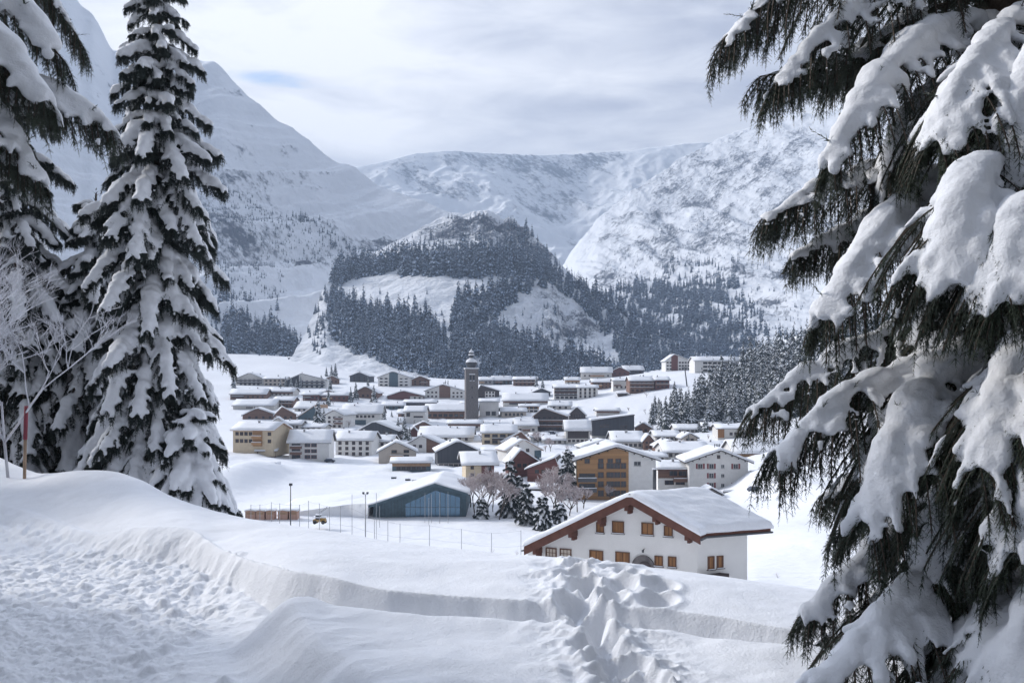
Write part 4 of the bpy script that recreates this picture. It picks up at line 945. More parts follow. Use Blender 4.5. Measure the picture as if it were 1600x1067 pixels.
mb.build('lantern', [M['dome'], M['snow_roof']], ct, smooth=True)
for z in (hs - 5.0,):
    for dx in (-.95, .95):
        mb = MB(); mb.box(c0 + dx - .55, c0 + dx + .55, -.06, -.003, z - 1.6, z + 1.6); mb.box(c0 + dx - .6, c0 + dx + .6, -.3, -.003, z - 2.0, z - 1.62, 1); mb.build('window', [M['glass'], M['snow_roof']], ct, fix=False)
mb = MB(); mb.box(c0 - 1.8, c0 + 1.8, -.25, -.003, hs - 3.2, hs - 2.7); mb.build('ledge', M['snow_roof'], ct)
for z in (hs - 11, hs - 17):
    mb = MB(); mb.box(c0 - .3, c0 + .3, -.05, -.003, z - .6, z + .6); mb.build('window', M['glass'], ct)

# barns and hut in the open snow
for (px, base, Wp, rot, lab) in ((457, 562, 14, 0, 'leftmost of three tiny brown hay barns on the open snowfield'), (482.5, 561, 12, 3, 'middle one of three tiny brown hay barns on the open snowfield'), (497, 555.5, 10, -12, 'rightmost and highest of three tiny brown hay barns on the open snowfield')):
    Y = y_for(px, base, 850, 1300); k = Y / F
    r_ = place('hay_barn', px - Wp / 2, base, Y, rot, lab, 'barn'); tag(r_, group='hay barns on the snowfield')
    gable(r_, Wp * k, 6, 2.0, 1.0, 'x', 'darkwood', 'dfascia', ov=.5, sn=.5, chim=0)
hu = place('field_shed', 405, 739, 352, -3, 'blue-grey shed under a thick snow slab, half buried in the snow bank', 'shed')
W_ = 26 * 352 / F
mb = MB(); mb.box(0, W_, 0, 4, -2, 2.6); mb.build('wall', M['teal'], hu)
mb = MB(); mb.box(-.4, W_ + .6, -.6, 4.4, 2.604, 2.8); rf = mb.build('roof', M['dfascia'], hu); mb = MB(); mb.box(-.5, W_ + .7, -.7, 4.5, 2.804, 3.9); mb.build('roof_snow', M['snow_roof'], rf, bevel=.3)
mb = MB(); mb.box(W_ * .55, W_ * .8, -.05, -.003, 0, 2.1); mb.build('door', M['slate'], hu)

# glass-fronted hall banked into the snow
Y = 240; k = Y / F
hl = place('sports_hall', 583, 809, Y, 0, 'low modern hall with a wide glazed gable front, its roof banked with snow', 'hall')
A = (680 - 583) * k; B = (728 - 583) * k
ax, az = A, (809 - 758) * k; zl = (809 - 790) * k; zr = (809 - 772) * k
mb = MB(); mb.prism([(0, -3), (B, -3), (B, zr), (ax, az), (0, zl)], .5, 26, 'y'); mb.build('wall', M['teal'], hl)
mb = MB(); mb.prism([(-1.0, zl - .35), (0, zl - .1), (ax, az - .1), (B + .5, zr - .25), (B + .5, zr + .35), (ax, az + .55), (0, zl + .45), (-1.0, zl + .1)], -1.2, 26, 'y'); rf = mb.build('roof', M['teal'], hl)
# glazed part of the front
g0 = (633 - 583) * k; g1 = (719 - 583) * k
def top(x): return (zl + (az - zl) * x / ax if x < ax else az + (zr - az) * (x - ax) / (B - ax)) - 1.0
gz = [(g0, .1), (g1, .1), (g1, top(g1) - .2), (ax, az - 1.3), (g0, top(g0) - 1.2)]
mb = MB(); mb.prism(gz, .42, .497, 'y'); mb.build('glazing', M['bigglass'], hl)
mb = MB(); n = 11
for i in range(n + 1):
    x = g0 + (g1 - g0) * i / n; t_ = (gz[4][1] + (gz[3][1] - gz[4][1]) * (x - g0) / (ax - g0)) if x < ax else (gz[3][1] + (gz[2][1] - gz[3][1]) * (x - ax) / (g1 - ax))
    mb.box(x - .04, x + .04, .33, .418, .1, t_)
mb.box(g0, g1, .34, .40, 2.5, 2.58); mb.build('mullion', M['metal'], hl, fix=False)
mb = MB()
for i in range(9): mb.box(.3 + i * .8, .36 + i * .8, .44, .497, 0, top(.3 + i * .8) + .7)
mb.build('cladding_joint', M['slate'], hl, fix=False)
# snow lying on the roof and sliding to the ground on its left side
us_ = np.concatenate([np.linspace(-26, -1.3, 22), np.linspace(-1, B + 1.2, 46)]); ls = np.linspace(-1.1, 30, 34)
UU_, LL = np.meshgrid(us_, ls, indexing='ij')
rz = np.where(UU_ < 0, zl + .45 + UU_ * .10, np.where(UU_ < ax, zl + .45 + (az - zl + .1) * UU_ / ax, az + .55 + (zr - az - .2) * (UU_ - ax) / (B - ax)))
dn = (UU_ + 26) / 26
Z0 = rz + .55 * (.8 + .5 * perlin(UU_ / 5, LL / 6)) * np.clip((UU_ + 27) / 6, 0, 1) * np.where(UU_ > B + 1, 0.3, 1) * np.where(LL < -1.05, .55, 1)
Z0 = np.where(UU_ < -1.2, np.minimum(Z0, zl + UU_ * .14 + 1.0 + LL * .02), Z0)
LLs = np.where(UU_ < -1.2, LL + 1.0 * np.clip(-UU_ / 6, 0, 1) * 2.5, LL)
Vt = np.stack([UU_, LLs, Z0], -1).reshape(-1, 3); Vb = Vt.copy(); Vb[:, 2] = np.where(UU_.ravel() < -1.2, -4, rz.ravel() - .03)
ft = grid_faces(len(us_), 34); n = len(Vt); nL = 34; nA = len(us_)
ring = [i * nL for i in range(nA)] + [(nA - 1) * nL + j for j in range(1, nL)] + [i * nL + nL - 1 for i in range(nA - 2, -1, -1)] + [j for j in range(nL - 2, 0, -1)]
rr = np.array(ring); r2_ = np.roll(rr, -1)
link('roof_snow', mesh_np('roof_snow', np.concatenate([Vt, Vb]), np.concatenate([ft, ft[:, ::-1] + n, np.stack([rr, rr + n, r2_ + n, r2_], -1)]), [M['snow_valley']]), rf)
for (px, py) in ((615, 743), (637, 746), (648, 748)):
    Y_ = 262; c = P3(px, py, Y_); zz_ = float(np.interp((c.x - hl.location.x), [0, ax, B], [zl + 1, az + 1, zr + 1])) + hl.location.z
r0 = None
for i, (px, py) in enumerate(((615, 745), (637, 748), (648, 750))):
    Y_ = y_for(px, py + 3); c = P3(px, py + 3, Y_)
    r_ = empty('vent_box', c); tag(r_, ('leftmost', 'middle', 'rightmost')[i] + ' of three dark snow-capped vent boxes on the bank above the glass hall', 'vent', 'vent boxes above the glass hall')
    mb = MB(); mb.box(-.85, .85, 0, 1.2, -1.5, .55); mb.build('casing', M['slate'], r_); mb = MB(); mb.box(-.9, .9, -.05, 1.25, .554, .85); mb.build('snow_cap', M['snow_roof'], r_, bevel=.08)

# ------------------------------------------------------------------ the chalet in front
CH = Vector(P3(1090, 905, 80)); rot = math.radians(-27)
chalet = empty('chalet', (0, 0, 0)); tag(chalet, 'large white chalet with dark red gable boards and closed honey-coloured shutters before the village', 'chalet')
# local frame: x along the front (origin at its left end), y into the house
Wc, Dc = 15.2, 3.9
SKEW = .78            # the side walls run off at an obtuse angle to the front
ca, sa = math.cos(rot), math.sin(rot)
ox = CH.x - Wc * ca; oy = CH.y - Wc * sa; zb = CH.z
chalet.location = (ox, oy, zb); chalet.rotation_euler = (0, 0, rot)
def loc_from_px(px, py):
    """front-wall coordinates (x, z) seen at a photograph position"""
    m = (px - HX) / F
    # point = (ox + x ca, oy + x sa): (ox + x ca) = m (oy + x sa)
    x = (m * oy - ox) / (ca - m * sa); Yp = oy + x * sa
    return x, (HY - py) / F * Yp - zb
def side_from_px(px, py):
    m = (px - HX) / F; cxr, cyr = CH.x, CH.y
    dx, dy = SKEW * ca - sa, SKEW * sa + ca      # direction of the side wall
    y = (m * cyr - cxr) / (dx - m * dy); Yp = cyr + y * dy
    return y, (HY - py) / F * Yp - zb
def barge_px(px, py, q=1.43):
    """the same in the plane of the barge boards, q metres in front of the wall"""
    bx_, by_ = ox + q * sa, oy - q * ca; m = (px - HX) / F
    x = (m * by_ - bx_) / (ca - m * sa); return x, (HY - py) / F * (by_ + x * sa) - zb
xl, _ = loc_from_px(849, 855)
xa, za = barge_px(985, 775); xL, zL = barge_px(820, 857); xR, zR = barge_px(1094, 843)
za -= .26; zL -= .1; zR += .05
slL_ = (za - zL) / (xa - xL); slR_ = (za - zR) / (xR - xa)
hl_ = za - slL_ * xa; hr_ = za - slR_ * (Wc - xa); eL, eR = -xL, xR - Wc
print('chalet', xa, za, xL, zL, xR, zR, 'wall left', xl, hl_, hr_, eL, eR)
M['chalet_white'] = noisy('chalet_plaster', (0.80, 0.79, 0.77), 0.05, 0.5, bump=.012, bscale=9)
th = .26
def sect(off, e0, e1, xL=0.0):
    slL = (za - hl_) / xa; slR = (za - hr_) / (Wc - xa)
    return [(-e0, hl_ - slL * e0 + off), (xa, za + off), (Wc + e1, hr_ - slR * e1 + off)]
mb = MB(); mb.prism([(0, -5), (Wc, -5), (Wc, hr_), (xa, za), (0, hl_)], 0, Dc, 'y'); mb.build('wall', M['chalet_white'], chalet)
mb = MB(); lo = sect(.02, eL, eR); hi = sect(.02 + th, eL, eR); mb.prism(lo + hi[::-1], -1.35, 0, 'y'); mb.prism(lo + hi[::-1], 0, Dc + 1.3, 'y'); roof = mb.build('roof', M['fascia'], chalet)
# barge boards
mb = MB(); lo = sect(-.42, eL + .05, eR + .02); hi = sect(.33, eL + .05, eR + .02); mb.prism(lo + hi[::-1], -1.50, -1.36, 'y'); mb.build('barge_board', M['fascia'], roof)
mb = MB(); lo = sect(.34, eL + .1, eR + .06); hi = sect(.46, eL + .1, eR + .06); mb.prism(lo + hi[::-1], -1.60, -1.2, 'y'); mb.build('roof_trim', M['dfascia'], roof)
# snow blanket on the roof, rounded at its edges
def blanket():
    slL = (za - hl_) / xa; slR = (za - hr_) / (Wc - xa)
    us_ = np.unique(np.concatenate([np.linspace(-eL - .12, -eL + .3, 6), np.linspace(-eL + .3, xa - .6, 40), np.linspace(xa - .6, xa + .6, 9), np.linspace(xa + .6, Wc + eR - .3, 34), np.linspace(Wc + eR - .3, Wc + eR + .12, 6)]))
    ls = np.concatenate([np.linspace(-1.66, -1.3, 6), np.linspace(-1.1, Dc + 1.0, 50), np.linspace(Dc + 1.15, Dc + 1.4, 4)])
    U_, L_ = np.meshgrid(us_, ls, indexing='ij')
    bz = np.where(U_ < xa, hl_ + slL * U_, hr_ + slR * (Wc - U_)) + .30
    sm = za + .30 - np.where(U_ < xa, slL, slR) * (np.sqrt((U_ - xa) ** 2 + .5) - .15)
    sm = np.minimum(sm, bz + .02)
    e = np.minimum(np.minimum(U_ - us_[0], us_[-1] - U_), np.minimum(L_ - ls[0], ls[-1] - L_))
    rnd = np.sqrt(np.clip(1 - (1 - np.clip(e / .32, 0, 1)) ** 2, 0, 1))
    tk = (.20 + .34 * rnd) * (1 + .18 * fbm(U_ / 2.5, L_ / 3, 3)) + .035 * fbm(U_ / .7, L_ / .7, 2)
    wav = .10 * perlin(L_ / 1.1, U_ * 0 + 2) * (U_ > Wc + eR - .2)
    Vt = np.stack([U_ + wav, L_, sm + tk], -1).reshape(-1, 3); Vb = np.stack([U_ + wav, L_, bz + .02], -1).reshape(-1, 3)
    nA, nL = len(us_), len(ls); ft = grid_faces(nA, nL); n = len(Vt)
    ring = [i * nL for i in range(nA)] + [(nA - 1) * nL + j for j in range(1, nL)] + [i * nL + nL - 1 for i in range(nA - 2, -1, -1)] + [j for j in range(nL - 2, 0, -1)]
    rr = np.array(ring); r2_ = np.roll(rr, -1)
    return mesh_np('roof_snow', np.concatenate([Vt, Vb]), np.concatenate([ft, ft[:, ::-1] + n, np.stack([rr, rr + n, r2_ + n, r2_], -1)]), [M['snow_near']])
link('roof_snow', blanket(), roof)
# purlin ends, rafters and gutter on the long right-hand eave
for (px, py) in ((845, 850), (900, 829), (945, 807), (987, 789), (1030, 812), (1080, 838)):
    x, z = loc_from_px(px, py); x = min(max(x, .1), Wc - .1)
    zz_ = (hl_ + (za - hl_) * x / xa) if x < xa else (za + (hr_ - za) * (x - xa) / (Wc - xa))
    mb = MB(); mb.box(x - .17, x + .17, -1.3, -.004, zz_ - .78, zz_ - .30); mb.box(x - .12, x + .12, -.75, -.004, zz_ - 1.08, zz_ - .785); mb.build('purlin', M['fascia'], chalet, bevel=.02)
for i in range(13):
    y = -.9 + i * (Dc + 1.7) / 12; zz_ = hr_ - (za - hr_) / (Wc - xa) * .1
    mb = MB(); slR = (za - hr_) / (Wc - xa)
    mb.prism([(Wc + .004, hr_ - .22), (Wc + eR - .1, hr_ - slR * eR - .14), (Wc + eR - .1, hr_ - slR * eR + .03), (Wc + .004, hr_ - .02)], y, y + .14, 'y'); mb.build('rafter', M['frameb'], roof, fix=False)
mb = MB(); zg = hr_ - (za - hr_) / (Wc - xa) * (eR + .1); mb.tube([(Wc + eR + .12, -1.5, zg), (Wc + eR + .12, 0, zg), (Wc + eR + .12, Dc + 1.3, zg)], .09, 8); mb.build('gutter', M['metal'], roof)
mb = MB(); zg = hl_ - (za - hl_) / xa * (eL + .1); mb.tube([(-eL - .14, -1.7, zg), (-eL - .14, 0, zg), (-eL - .14, Dc + 1.3, zg)], .09, 8); mb.build('gutter', M['galv'], roof)
yv, zv = 2.2, 0
mb = MB(); xv = Wc * .60; zz_ = za + (hr_ - za) * (xv - xa) / (Wc - xa); mb.tube([(xv, yv, zz_), (xv, yv, zz_ + 1.75)], .11, 10); mb.tube([(xv, yv, zz_ + 1.752), (xv, yv, zz_ + 1.86)], .15, 10, 1); mb.build('chimney', [M['metal'], M['snow_roof']], roof, smooth=True)
# windows: a deep frame round closed timber shutters
def chalet_window(px, py, wpx, hpx, side=False, curtained=False, n=2):
    x, z = (side_from_px if side else loc_from_px)(px, py)
    kk = (CH.y if side else (oy + x * sa)) / F
    w_ = wpx * kk * .72 if side else wpx * kk / ca; h_ = hpx * kk
    def P(mb, a0, a1, z0, z1, p0, p1, m=0):
        if side: mb.box(Wc + p0, Wc + p1, a0, a1, z0, z1, m)
        else: mb.box(a0, a1, -p1, -p0, z0, z1, m)
    a0, a1, z0, z1 = x - w_ / 2, x + w_ / 2, z - h_ / 2, z + h_ / 2; t = .075
    mb = MB(); P(mb, a0, a1, z0, z1, .003, .03); o = mb.build('window', M['glass'] if curtained else M['rubber'], chalet, fix=False)
    mb = MB(); P(mb, a0 - t, a0, z0 - t, z1 + t, .004, .11); P(mb, a1, a1 + t, z0 - t, z1 + t, .004, .11); P(mb, a0, a1, z1, z1 + t, .004, .11); P(mb, a0, a1, z0 - t, z0, .004, .11)
    if curtained:
        for q in (1 / 3, 2 / 3):
            xx = a0 + (a1 - a0) * q; P(mb, xx - .02, xx + .02, z0, z1, .066, .09)
        P(mb, a0, a1, (z0 + z1) / 2 - .02, (z0 + z1) / 2 + .02, .066, .088)
    mb.build('frame', M['frameb'], o, fix=False)
    mb = MB(); P(mb, a0 - .14, a1 + .14, z0 - t - .07, z0 - t - .004, .004, .18); P(mb, a0 - .1, a1 + .1, z0 - t - .003, z0 - t + .05, .112, .17, 1); mb.build('sill', [M['stone'], M['snow_roof']], o, fix=False)
    if curtained:  # pale curtain panel behind the glazing bars, no shutters
        mb = MB(); P(mb, a0 + .03, a1 - .03, z0 + .02, z1 - .02, .032, .045); mb.build('curtain', M['curtain'], o, fix=False)
    else:
        c_ = (a1 - a0) / n
        for q in range(n):
            mb = MB(); b0, b1 = a0 + c_ * q + .02, a0 + c_ * (q + 1) - .02
            P(mb, b0, b1, z0 + .01, z1 - .01, .031, .05)
            for zz_ in (z0 + h_ * .18, z0 + h_ * .78): P(mb, b0, b1, zz_ - .035, zz_ + .035, .051, .07)
            mb.build('shutter', M['orange'], o, fix=False)
for a in ((938, 824, 9, 14), (966, 823.5, 15, 16), (1012, 826, 15, 16.5), (1044.5, 829.5, 10, 14)): chalet_window(*a)
for a in ((932, 868, 18, 14.5), (973, 871, 18.5, 15.5), (1029.5, 876, 9.5, 13.5), (1050.5, 877.5, 9.5, 14)): chalet_window(*a)
for a in ((861.5, 863, 14, 12.5), (884, 864.5, 15, 12.5)): chalet_window(*a, curtained=True)
for a in ((1110, 879, 8.5, 18), (1124, 877.5, 8.5, 17)): chalet_window(*a, side=True, n=1)
# arched doorway
x, z = loc_from_px(1008, 900); hd = loc_from_px(1008, 866)[1] - z
def arch(rw, top, base_, y0, y1, m, nm, parent):
    mb = MB(); pts = [(x - rw, base_), (x + rw, base_)]
    for i in range(13):
        t_ = math.pi * i / 12; pts.append((x + rw * math.cos(t_), top - rw + rw * math.sin(t_)))
    mb.prism(pts, y0, y1, 'y'); return mb.build(nm, M[m], parent)
x -= .15
ds = arch(.98, z + hd - .05, z - 1.5, -.16, -.003, 'stone', 'door_surround', chalet)
x += .18
dd = arch(.60, z + hd - .52, z - 1.5, -.20, -.162, 'darkwood', 'door', chalet)
mb = MB(); mb.tube([(x - .1, -.35, z + hd + .22), (x - .1, -.35, z + hd + .42)], .1, 8); mb.tube([(x - .1, -.35, z + hd + .42), (x - .1, -.004, z + hd + .45)], .03, 6); mb.build('lamp', M['metal'], chalet)
mb = MB(); s0, sz = side_from_px(1104, 898); mb.box(Wc + .004, Wc + .8, s0 - 1.2, s0 + 1.0, sz - .2, sz + .1); mb.build('cellar_hatch', M['darkwood'], chalet)

def skew_tree(o):
    for c_ in o.children:
        if c_.type == 'MESH':
            n = len(c_.data.vertices); co = np.empty(n * 3, dtype=np.float32); c_.data.vertices.foreach_get('co', co); co = co.reshape(-1, 3)
            co[:, 0] += SKEW * np.maximum(co[:, 1], 0); c_.data.vertices.foreach_set('co', co.ravel()); c_.data.update()
        skew_tree(c_)
bpy.context.view_layer.update()
skew_tree(chalet)
# ------------------------------------------------------------------ firs
def simple_fir(seed, H=1.0, R=.2, tiers=9, nb=6, snow=.8):
    """fir of unit height as arrays: drooping branch blades with a snow pad on each; material 0 needles, 1 snow, 2 bark"""
    g = random.Random(seed); v = []; f = []; m = []
    def tri(a, b_, c, mi):
        n = len(v); v.extend((a, b_, c)); f.append((n, n + 1, n + 2)); m.append(mi)
    for i in range(tiers):
        t = (i + g.uniform(-.2, .2)) / tiers; t = max(t, 0); z = H * (.05 + .90 * t)
        r = R * (1 - t) ** .85 * g.uniform(.85, 1.15) + .012 * H
        off = g.uniform(0, 6.28)
        for k in range(nb):
            a = off + 6.2832 * k / nb + g.uniform(-.25, .25); rr = r * g.uniform(.65, 1.15); dz = -rr * g.uniform(.45, 1.05); z = H * (.05 + .90 * max(0, t + g.uniform(-.55, .45) / tiers))
            ca, sa_ = math.cos(a), math.sin(a); w_ = rr * g.uniform(.32, .48) * (6 / nb) ** .5
            root = (ca * rr * .08, sa_ * rr * .08, z + .18 * rr); tip = (ca * rr, sa_ * rr, z + dz)
            mid = (ca * rr * .55, sa_ * rr * .55, z + dz * .25 + .10 * rr)
            L_ = (mid[0] - sa_ * w_, mid[1] + ca * w_, mid[2] - w_ * .9); R_ = (mid[0] + sa_ * w_, mid[1] - ca * w_, mid[2] - w_ * .9)
            tri(root, L_, mid, 0); tri(root, mid, R_, 0); tri(L_, tip, mid, 0); tri(mid, tip, R_, 0)
            tri(L_, (mid[0] * .9 - sa_ * w_ * .6, mid[1] * .9 + ca * w_ * .6, mid[2] - w_ * 2.0), mid, 0)
            tri(R_, (mid[0] * .9 + sa_ * w_ * .6, mid[1] * .9 - ca * w_ * .6, mid[2] - w_ * 2.0), mid, 0)
            if g.random() < snow:
                s = g.uniform(.5, .9); up = .05 * rr + .004 * H
                q = lambda p, k_: (mid[0] + (p[0] - mid[0]) * k_, mid[1] + (p[1] - mid[1]) * k_, mid[2] + (p[2] - mid[2]) * k_ + up)
                md = (mid[0], mid[1], mid[2] + up + .06 * rr); a1, b1, c1, d1 = q(root, s), q(L_, s), q(tip, s * .95), q(R_, s)
                tri(a1, b1, md, 1); tri(b1, c1, md, 1); tri(c1, d1, md, 1); tri(d1, a1, md, 1)
    n = len(v); rt = .016 * H
    for k in range(5): v.append((rt * math.cos(k * 1.2566), rt * math.sin(k * 1.2566), -.05 * H))
    v.append((0, 0, H * .97))
    for k in range(5): f.append((n + k, n + (k + 1) % 5, n + 5)); m.append(2)
    return np.array(v), np.array(f), np.array(m)
FAR_T = [simple_fir(100 + i, 1.0, .16 + .02 * (i % 3), 7, 5, .75) for i in range(7)]
VERYFAR_T = [simple_fir(200 + i, 1.0, .17, 5, 4, .6) for i in range(5)]
MID_T = []
for i in range(8):
    v, f, m = simple_fir(300 + i, 1.0, .185 + .025 * (i % 3), 15, 8, .85)
    MID_T.append(mesh_np('fir', v, f, [M['needle_mid'], M['snow_tree'], M['bark']], m, smooth=False))
M['snow_far_hazed'] = base_mat('hazed_snow_on_far_trees', (0.44, 0.53, 0.68), 0.9, spec=.1)[0]  # blue of the distance haze mixed into the snow colour

def inside(px, py, poly):
    c = False; n = len(poly); j = n - 1
    for i in range(n):
        xi, yi = poly[i]; xj, yj = poly[j]
        if (yi > py) != (yj > py) and px < (xj - xi) * (py - yi) / (yj - yi) + xi: c = not c
        j = i
    return c
def valley_at(px, py):
    Y = y_for(px, py, 200, 1150); return Vector(((px - HX) / F * Y, Y, vz_at(px, Y)))
rf_ = random.Random(21)
vs_ = valley_at
ROCKY = [(768, 500), (800, 470), (835, 448), (880, 456), (925, 495), (968, 556), (935, 556), (895, 546), (850, 530), (795, 518)]
def clump(px, py): return .25 + .75 * float(sstep(-.35, .05, perlin(np.array([px / 19.]), np.array([py / 11.]))))
def fill(poly, n, surf, hpx=(24, 38), dens=None, edge=0):
    xs_ = [p[0] for p in poly]; ys_ = [p[1] for p in poly]; out = []; tries = 0
    while len(out) < n and tries < n * 30:
        tries += 1
        px = rf_.uniform(min(xs_), max(xs_)); py = rf_.uniform(min(ys_), max(ys_))
        if not inside(px, py, poly): continue
        if dens is None and surf is not vs_ and hpx[1] > 20 and (inside(px, py, ROCKY) or rf_.random() > clump(px, py)): continue
        if dens is not None and rf_.random() > dens(px, py): continue
        p = surf(px, py)
        if p is None: continue
        out.append((p, rf_.uniform(*hpx) * p.y / F, hpx))
    return out
hs_ = lambda px, py: hill.at(px, py); rs_ = lambda px, py: right.at(px, py); ls_ = lambda px, py: left.at(px, py)
nzf = lambda s, thr: (lambda px, py: 1.0 if perlin(np.array([px / s]), np.array([py / s * 1.5]))[0] > thr else .12)
far_trees = []
# knoll
far_trees += fill([(512, 442), (516, 428), (560, 418), (640, 408), (700, 404), (790, 400), (845, 415), (850, 438), (800, 436), (770, 432), (720, 434), (680, 434), (640, 430), (590, 428), (560, 436), (530, 446)], 620, hs_, (30, 46))
far_trees += fill([(512, 505), (512, 470), (535, 462), (560, 485), (600, 492), (650, 500), (690, 515), (703, 560), (703, 598), (650, 588), (600, 570), (545, 548), (516, 525)], 700, hs_, (26, 44))
far_trees += fill([(705, 598), (703, 540), (708, 480), (730, 462), (782, 458), (800, 445), (850, 440), (860, 452), (810, 480), (775, 505), (800, 525), (850, 540), (905, 552), (945, 575), (985, 600), (985, 618), (760, 612)], 1100, hs_, (24, 42))
far_trees += fill([(835, 420), (870, 430), (915, 455), (960, 474), (1010, 508), (1080, 545), (1150, 585), (1150, 606), (990, 612), (965, 570), (930, 535), (890, 490), (860, 455)], 900, hs_, (20, 34))
far_trees += fill([(700, 440), (700, 345), (745, 335), (800, 345), (850, 385), (880, 430), (850, 440), (760, 430)], 260, hs_, (4, 10), nzf(14, .0))
far_trees += fill([(590, 405), (640, 368), (700, 345), (760, 338), (740, 400)], 160, hs_, (5, 12), nzf(14, -.05))
far_trees += fill([(770, 400), (800, 352), (850, 385), (885, 430), (850, 440), (800, 425)], 170, hs_, (14, 24))
far_trees += fill([(560, 490), (580, 440), (690, 440), (700, 500), (640, 495)], 14, hs_, (10, 24))
far_trees += fill([(780, 520), (830, 460), (900, 500), (950, 560), (880, 545)], 45, hs_, (8, 20))
far_trees += fill([(480, 530), (480, 445), (512, 440), (512, 540), (500, 560)], 60, hs_, (10, 22), nzf(15, -.1))
# left flank
far_trees += fill([(345, 540), (345, 505), (380, 500), (420, 508), (450, 518), (475, 540), (482, 552), (440, 548), (400, 540)], 330, ls_, (26, 42))
far_trees += fill([(330, 520), (330, 440), (360, 450), (400, 480), (440, 490), (430, 505)], 60, ls_, (16, 30), nzf(20, 0))
scrub = []
scrub += fill([(300, 400), (310, 270), (400, 300), (470, 345), (560, 395), (540, 425), (480, 405), (420, 390), (450, 440), (400, 470), (340, 440)], 1500, ls_, (4, 10), nzf(16, -.12))
scrub += fill([(600, 395), (590, 368), (640, 362), (700, 380), (740, 395), (640, 400)], 120, ls_, (5, 9), nzf(10, 0.05))
scrub += fill([(560, 400), (470, 350), (380, 300), (340, 290), (470, 340), (590, 392)], 120, ls_, (9, 16))
# right mountain
far_trees += fill([(960, 600), (960, 500), (1000, 470), (1100, 455), (1165, 470), (1200, 520), (1290, 540), (1290, 605)], 900, rs_, (18, 28))
far_trees += fill([(905, 470), (960, 455), (1010, 450), (1060, 445), (1130, 440), (1165, 446), (1120, 470), (1110, 500), (1150, 520), (1180, 540), (1250, 545), (1250, 605), (1010, 608), (1080, 560), (1000, 500), (950, 478)], 1700, rs_, (14, 24))
far_trees += fill([(1080, 445), (1000, 430), (1070, 400), (1160, 420), (1165, 450)], 120, rs_, (8, 15), nzf(22, .05))
scrub += fill([(930, 440), (960, 400), (1080, 330), (1180, 320), (1260, 330), (1270, 420), (1150, 440), (1060, 400), (980, 430)], 900, rs_, (3, 7), nzf(28, .05))
scrub += fill([(1100, 520), (1100, 470), (1180, 450), (1280, 480), (1280, 520), (1180, 535)], 250, rs_, (5, 10), nzf(16, .05))
# wooded slope at the right
slope = fill([(1052, 668), (1062, 650), (1085, 636), (1120, 605), (1150, 578), (1190, 560), (1235, 545), (1330, 525), (1400, 520), (1400, 640), (1290, 640), (1230, 655), (1195, 650), (1150, 662), (1100, 672)], 1000, vs_, (38, 60))
slope = [(p, h, q) for (p, h, q) in slope]
slope2 = fill([(1014, 664), (1018, 650), (1030, 644), (1048, 650), (1052, 668), (1030, 672)], 14, vs_, (26, 40))
slope3 = fill([(1040, 675), (1040, 635), (1060, 628), (1066, 672)], 9, vs_, (50, 66))
# singles between the houses: px, base, height px
sp = []
vill = [(497, 664, 46, 'tall snowy fir between the tan-eaved half gable and the white house with balconies'), (506, 664, 30, 'shorter fir touching the left wall of the white house with balconies'), (575, 612, 26, 'fir left of the wide low red-brown gable'), (584, 628, 30, 'fir at the left end of the wide low red-brown gable'),
        (556, 624, 30, 'fir in front of the brown gable below the dark timber chalet'), (548, 628, 26, 'fir at the right end of the longer red-brown house'), (513, 634, 30, 'fir in front of the longer red-brown house'), (518, 590, 22, 'left fir of a tiny cluster on the edge of the open snowfield'), (524, 590, 25, 'right and tallest fir of the tiny cluster on the snowfield edge'), (510, 588, 16, 'smallest fir of the tiny cluster on the snowfield edge'),
        (502, 606, 22, 'fir against the right end of the wide white hotel with dark balconies'), (516, 610, 24, 'fir above the little brown gable, right of the wide white hotel'), (600, 668, 34, 'fir at the right end of the large white cross-gabled house'), (612, 662, 22, 'small fir right of the large white cross-gabled house'), (622, 684, 36, 'left fir beside the tiny rust-red shed'),
        (632, 686, 40, 'tallest fir beside the tiny rust-red shed'), (640, 688, 24, 'low fir directly before the tiny rust-red shed'), (626, 668, 18, 'small fir behind those beside the rust-red shed'), (438, 606, 18, 'leftmost fir of the row between the two broad back-row hotels'), (446, 606, 20, 'second fir of the row between the two broad back-row hotels'),
        (455, 606, 18, 'third fir of the row, against the dark side of the second hotel'), (463, 607, 16, 'fourth fir of the row, before the second back-row hotel'), (470, 606, 20, 'last fir of the row before the second back-row hotel'), (1103, 675, 34, 'broad fir at the foot of the wooded slope, above the middle snow roof'), (1092, 675, 20, 'small fir left of the broad one at the wooded slope foot'),
        (1150, 660, 34, 'fir behind the house with the orange end wall'), (1133, 664, 26, 'fir behind the left part of the house with the orange end wall'), (1140, 668, 20, 'small fir between the two behind the orange-ended house'), (1076, 690, 12, 'tiny fir poking up between the wide snow roofs'), (1024, 690, 14, 'tiny fir left of the wide snow roofs'),
        (1147, 708, 16, 'small pointed fir at the left end of the long chalet with the balcony strip'), (963, 700, 22, 'fir just behind the ridge of the larch-clad block'), (972, 704, 16, 'lower fir behind the ridge of the larch-clad block'), (1035, 668, 14, 'small fir under the lane clump of firs'),
        (952, 572, 14, 'fir above the small red-brown gable on the hillside'), (838, 604, 18, 'left fir at the end of the forest-edge timber house'), (848, 606, 18, 'right fir at the end of the forest-edge timber house'), (365, 606, 24, 'fir at the left end of the leftmost back-row hotel'),
        (700, 606, 14, 'small fir behind the gable left of the church tower'), (696, 602, 10, 'tiny fir behind the gable left of the church tower'), (1040, 660, 18, 'single small fir below the lane clump of firs')]
for (px, py, hh, lb) in vill:
    p = vs_(px, py); sp.append((p, hh * p.y / F, lb))
bush = fill([(404, 556), (404, 549), (432, 549), (432, 556)], 26, vs_, (9, 13))
for (p, h, q) in bush: sp_ = None
